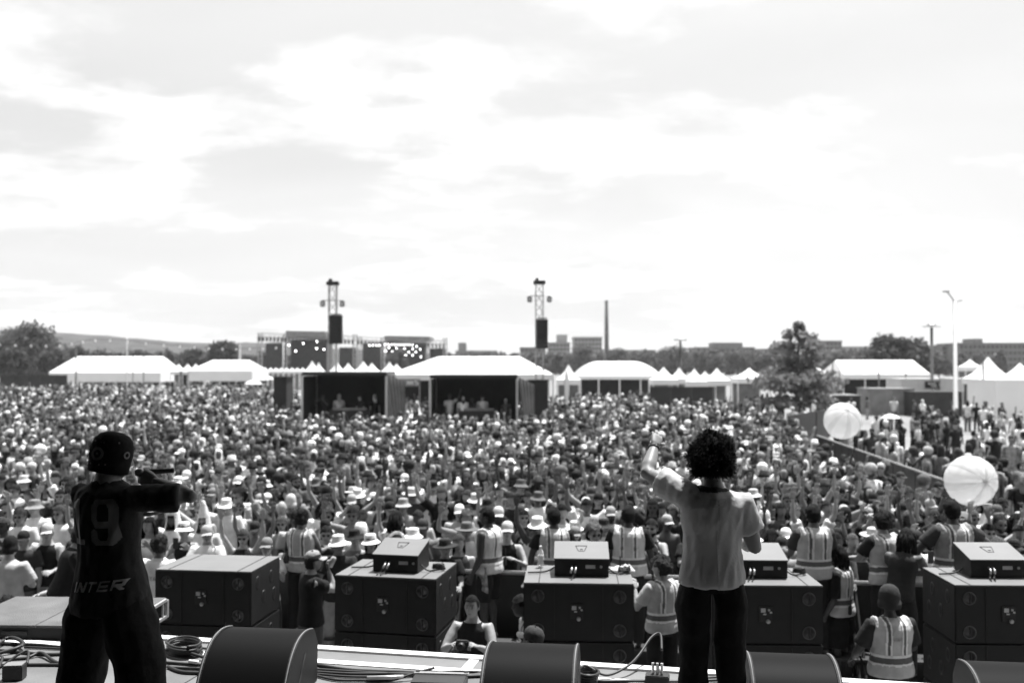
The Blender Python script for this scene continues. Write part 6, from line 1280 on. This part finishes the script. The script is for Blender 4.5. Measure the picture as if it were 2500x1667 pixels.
# ---- the rest of the crowd, farther back, one mass
def lowfig(pose, head, lod):
    """low-poly person: (verts, faces, group) ; groups 0 skin 1 top 2 headwear/hair 3 legs 4 glasses"""
    V = []; F = []; G = []
    def put(mb, g):
        o = len(V); V.extend(mb.v); F.extend([tuple(i + o for i in f) for f in mb.f]); G.extend([g] * len(mb.v))
    n = 8 if lod == 0 else 6
    put(MB().loft([((0, 0, .8), .16, .12, (1, 0, 0)), ((0, 0, 1.05), .16, .12, (1, 0, 0)), ((0, 0, 1.3), .19, .125, (1, 0, 0)), ((0, 0, 1.4), .17, .1, (1, 0, 0)), ((0, .01, 1.455), .07, .065, (1, 0, 0))], n), 1)
    put(MB().loft([((0, .01, 1.42), .055, .055, (1, 0, 0)), ((0, .03, 1.52), .052, .055, (1, 0, 0))], 6, False), 0)
    hp = [(0, .048, 1.705), (.05, .048, 1.685), (.072, .048, 1.63), (.070, .05, 1.575), (.053, .058, 1.51), (0, .07, 1.492)]
    mb = MB()
    for r_, yy, z in hp:
        for k_ in range(n): w = 2 * math.pi * k_ / n + .4; mb.v.append((r_ * math.cos(w), yy + r_ * 1.22 * math.sin(w), z))
    mb.f = [(i * n + k_, i * n + (k_ + 1) % n, (i + 1) * n + (k_ + 1) % n, (i + 1) * n + k_) for i in range(5) for k_ in range(n)]; put(mb, 0)
    if lod == 0: put(MB().add([(-.02, .135, 1.6), (.02, .135, 1.6), (0, .17, 1.585), (0, .14, 1.65)], [(0, 1, 2), (0, 2, 3), (1, 3, 2)]), 0)
    hm = MB(); c = (0, .045, 1.595)
    if head in ('cap',):
        hm.lathe([(.092, .028), (.094, .06), (.07, .118), (0, .135)], n, c, .88, 1.1); hm.add([(-.075, .12, 1.645), (.075, .12, 1.645), (.06, .22, 1.62), (-.06, .22, 1.62)], [(0, 1, 2, 3)])
    elif head == 'bucket': hm.lathe([(.15, .0), (.095, .05), (.085, .12), (0, .135)], n, c, .95, 1.05)
    elif head == 'short': hm.lathe([(.083, -.03), (.092, .04), (.075, .1), (0, .128)], n, (0, .03, 1.598), .88, 1.06)
    elif head == 'long': hm.lathe([(.12, -.26), (.105, -.1), (.098, .03), (.078, .105), (0, .13)], n, (0, .015, 1.6), .9, .9)
    elif head == 'afro': hm.lathe([(.09, -.05), (.13, .03), (.12, .11), (.06, .165), (0, .175)], n, (0, .03, 1.6), 1, 1)
    put(hm, 2)
    if lod == 0 and head != 'long': put(MB().add([(-.062, .135, 1.625), (.062, .135, 1.625), (.06, .14, 1.598), (-.06, .14, 1.598)], [(0, 1, 2, 3)]), 4)
    for sd, key in ((-1, pose[0]), (1, pose[1])):
        ud, ld = ARM[key]; ud = Vector((ud[0] * sd, ud[1], ud[2])).normalized(); ld = Vector((ld[0] * sd, ld[1], ld[2])).normalized(); sh = Vector((sd * .19, 0, 1.375)); el = sh + ud * .28; wr = el + ld * .25; hd_ = wr + ld * .16; q = 5 if lod == 0 else 4
        put(MB().loft([(sh - Vector((sd * .06, 0, 0)), .07, .07, (0, 1, 0)), (sh, .07, .07, (0, 1, 0)), (sh.lerp(el, .62), .066, .066, (0, 1, 0))], q), 1)
        put(MB().loft([(sh.lerp(el, .5), .048, .048, (0, 1, 0)), (el, .042, .042, (0, 1, 0)), (wr, .027, .027, (0, 1, 0)), (wr + ld * .06, .045, .018, (1, 0, 0)), (hd_, .03, .012, (1, 0, 0))], q), 0)
    if True:
        for sd in (-1, 1): put(MB().loft([((sd * .09, 0, .86), .1, .1, (1, 0, 0)), ((sd * .1, 0, .45), .07, .07, (1, 0, 0)), ((sd * .11, 0, 0.0), .055, .07, (1, 0, 0))], 5 if lod == 0 else 4, False), 3)
    V = np.array([tuple(v) for v in V], np.float32); T = []
    for f in F:
        for i in range(1, len(f) - 1): T.append((f[0], f[i], f[i + 1]))
    return V, np.array(T, np.int32), np.array(G)
LP = [('hang', 'hang'), ('relax', 'hang'), ('hang', 'up'), ('fold', 'fold'), ('hang', 'relax'), ('clap', 'clap'), ('fist', 'hang'), ('hang', 'hang'), ('phone', 'phone'), ('relax', 'relax'), ('hang', 'hang'), ('upout', 'hang')]
LH = ['cap', 'short', 'long', 'bucket', 'cap', 'short', 'afro', 'long']
TEMPL = {(lod, a, h): lowfig(LP[a], h, lod) for lod in (0, 1) for a in range(len(LP)) for h in sorted(set(LH))}
pos = []; maxd = max(c['y'] for c in crowd_list)
def inside_foh(x, y):
    for (x0, x1, d0, d1) in ((737, 960, 44.0, 53), (1049, 1290, 43.5, 52.5), (1290, 1340, 49, 52), (665, 702, 51, 54.5)):
        k_ = 1 / ppm((d0 + d1) / 2)
        if (x0 - CX) * k_ - .5 < x < (x1 - CX) * k_ + .5 and d0 - .4 < y < d1: return True
    return False
row_v = .32 + row * .60 + .1; y = row_v
while True:
    d0 = 13.15 + y
    if d0 > 150: break
    sp_ = .53 + .0035 * (d0 - 19) if d0 < 48 else .8 + (d0 - 48) * .014
    for c_ in np.arange(-.95 * d0, .75 * d0, sp_):
        u_ = c_ + random.uniform(-.24, .24) * sp_ / .53; p = bar(u_, y + random.uniform(-.22, .22) * sp_ / .53); px, py = pix(p.x, p.y, 1.6)
        if not -280 < px < 2760 or inside_foh(p.x, p.y) or p.y < 17.5 or random.random() < .06: continue
        if p.x > Q0.x + (Q1.x - Q0.x) * (p.y - Q0.y) / (Q1.y - Q0.y) - 1.7 and p.y < 37 and not right_of_side(p.x, p.y): continue
        if right_of_side(p.x, p.y) and p.y < 70:
            xb_ = Q0.x + (Q1.x - Q0.x) * (p.y - Q0.y) / (Q1.y - Q0.y)
            if p.x < xb_ + .25: continue
            if random.random() > (.8 if p.x < xb_ + 1.0 and p.y < 36 else .4 if p.y < 24 else .13): continue
        lim = np.interp(px, [-300, 165, 700, 735, 1270, 1590, 1740, 1890, 2000, 2100, 2500], [112, 125, 118, 70, 70, 84, 61, 79, 71, 71, 66])
        if p.y > lim: continue
        if any(abs(p.x - t_[0]) < .5 and abs(p.y - t_[1]) < .5 for t_ in ((11.5, 38),)): continue
        pos.append((p.x, p.y))
    y += (.60 if d0 < 48 else .75 + (d0 - 48) * .03)
VV, TT, CC, off = [], [], [], 0
zoff = {}
for fx, fd in ((790, 47.2), (828, 47.6), (880, 47.0), (915, 47.9), (1098, 46.8), (1130, 46.4), (1152, 47.2), (1178, 46.6), (1235, 47.0)):
    q = ((fx - CX) / ppm(fd), fd); pos.append(q); zoff[q] = .7
for (x, y) in pos:
    lod = 0 if y < 29 else 1; V, T, G = TEMPL[(lod, (random.randrange(len(LP)) if random.random() < .55 else random.choice((0, 1, 4, 9))), random.choice(LH))]; a = R(180 + random.gauss(0, 22)); s = random.uniform(.92, 1.08)
    if right_of_side(x, y): a = random.uniform(0, 6.28)
    ca, sa = math.cos(a) * s, math.sin(a) * s; q = np.empty_like(V); q[:, 0] = V[:, 0] * ca - V[:, 1] * sa + x; q[:, 1] = V[:, 0] * sa + V[:, 1] * ca + y; q[:, 2] = V[:, 2] * s + zoff.get((x, y), 0)
    d_ = rand_person(); pal = np.array([d_['skin'], d_['tg'] if d_['top'] != 'none' else d_['skin'], d_['htg'] if d_['hat'] else d_['hg'], random.choice([.02, .05, .1, .3]), .012 if d_['gl'] else d_['skin'] * .5], np.float32)
    VV.append(q); TT.append(T + off); CC.append(pal[G]); off += len(V)
VV = np.concatenate(VV); TT = np.concatenate(TT); CC = np.concatenate(CC); me = bpy.data.meshes.new('crowd'); me.vertices.add(len(VV)); me.vertices.foreach_set('co', VV.ravel()); me.loops.add(TT.size); me.loops.foreach_set('vertex_index', TT.ravel())
me.polygons.add(len(TT)); me.polygons.foreach_set('loop_start', np.arange(0, TT.size, 3, dtype=np.int32)); me.polygons.foreach_set('loop_total', np.full(len(TT), 3, np.int32)); me.update(calc_edges=True)
at = me.attributes.new('col', 'FLOAT_COLOR', 'POINT'); at.data.foreach_set('color', np.stack([CC, CC, CC, np.ones_like(CC)], 1).ravel()); cw = mkobj('crowd', me, M_crowd); tag(cw, 'dense festival crowd filling the ground behind the front rows', 'crowd', kind='stuff')
print('CROWD', len(pos), 'tris', len(TT), 'rows', row)
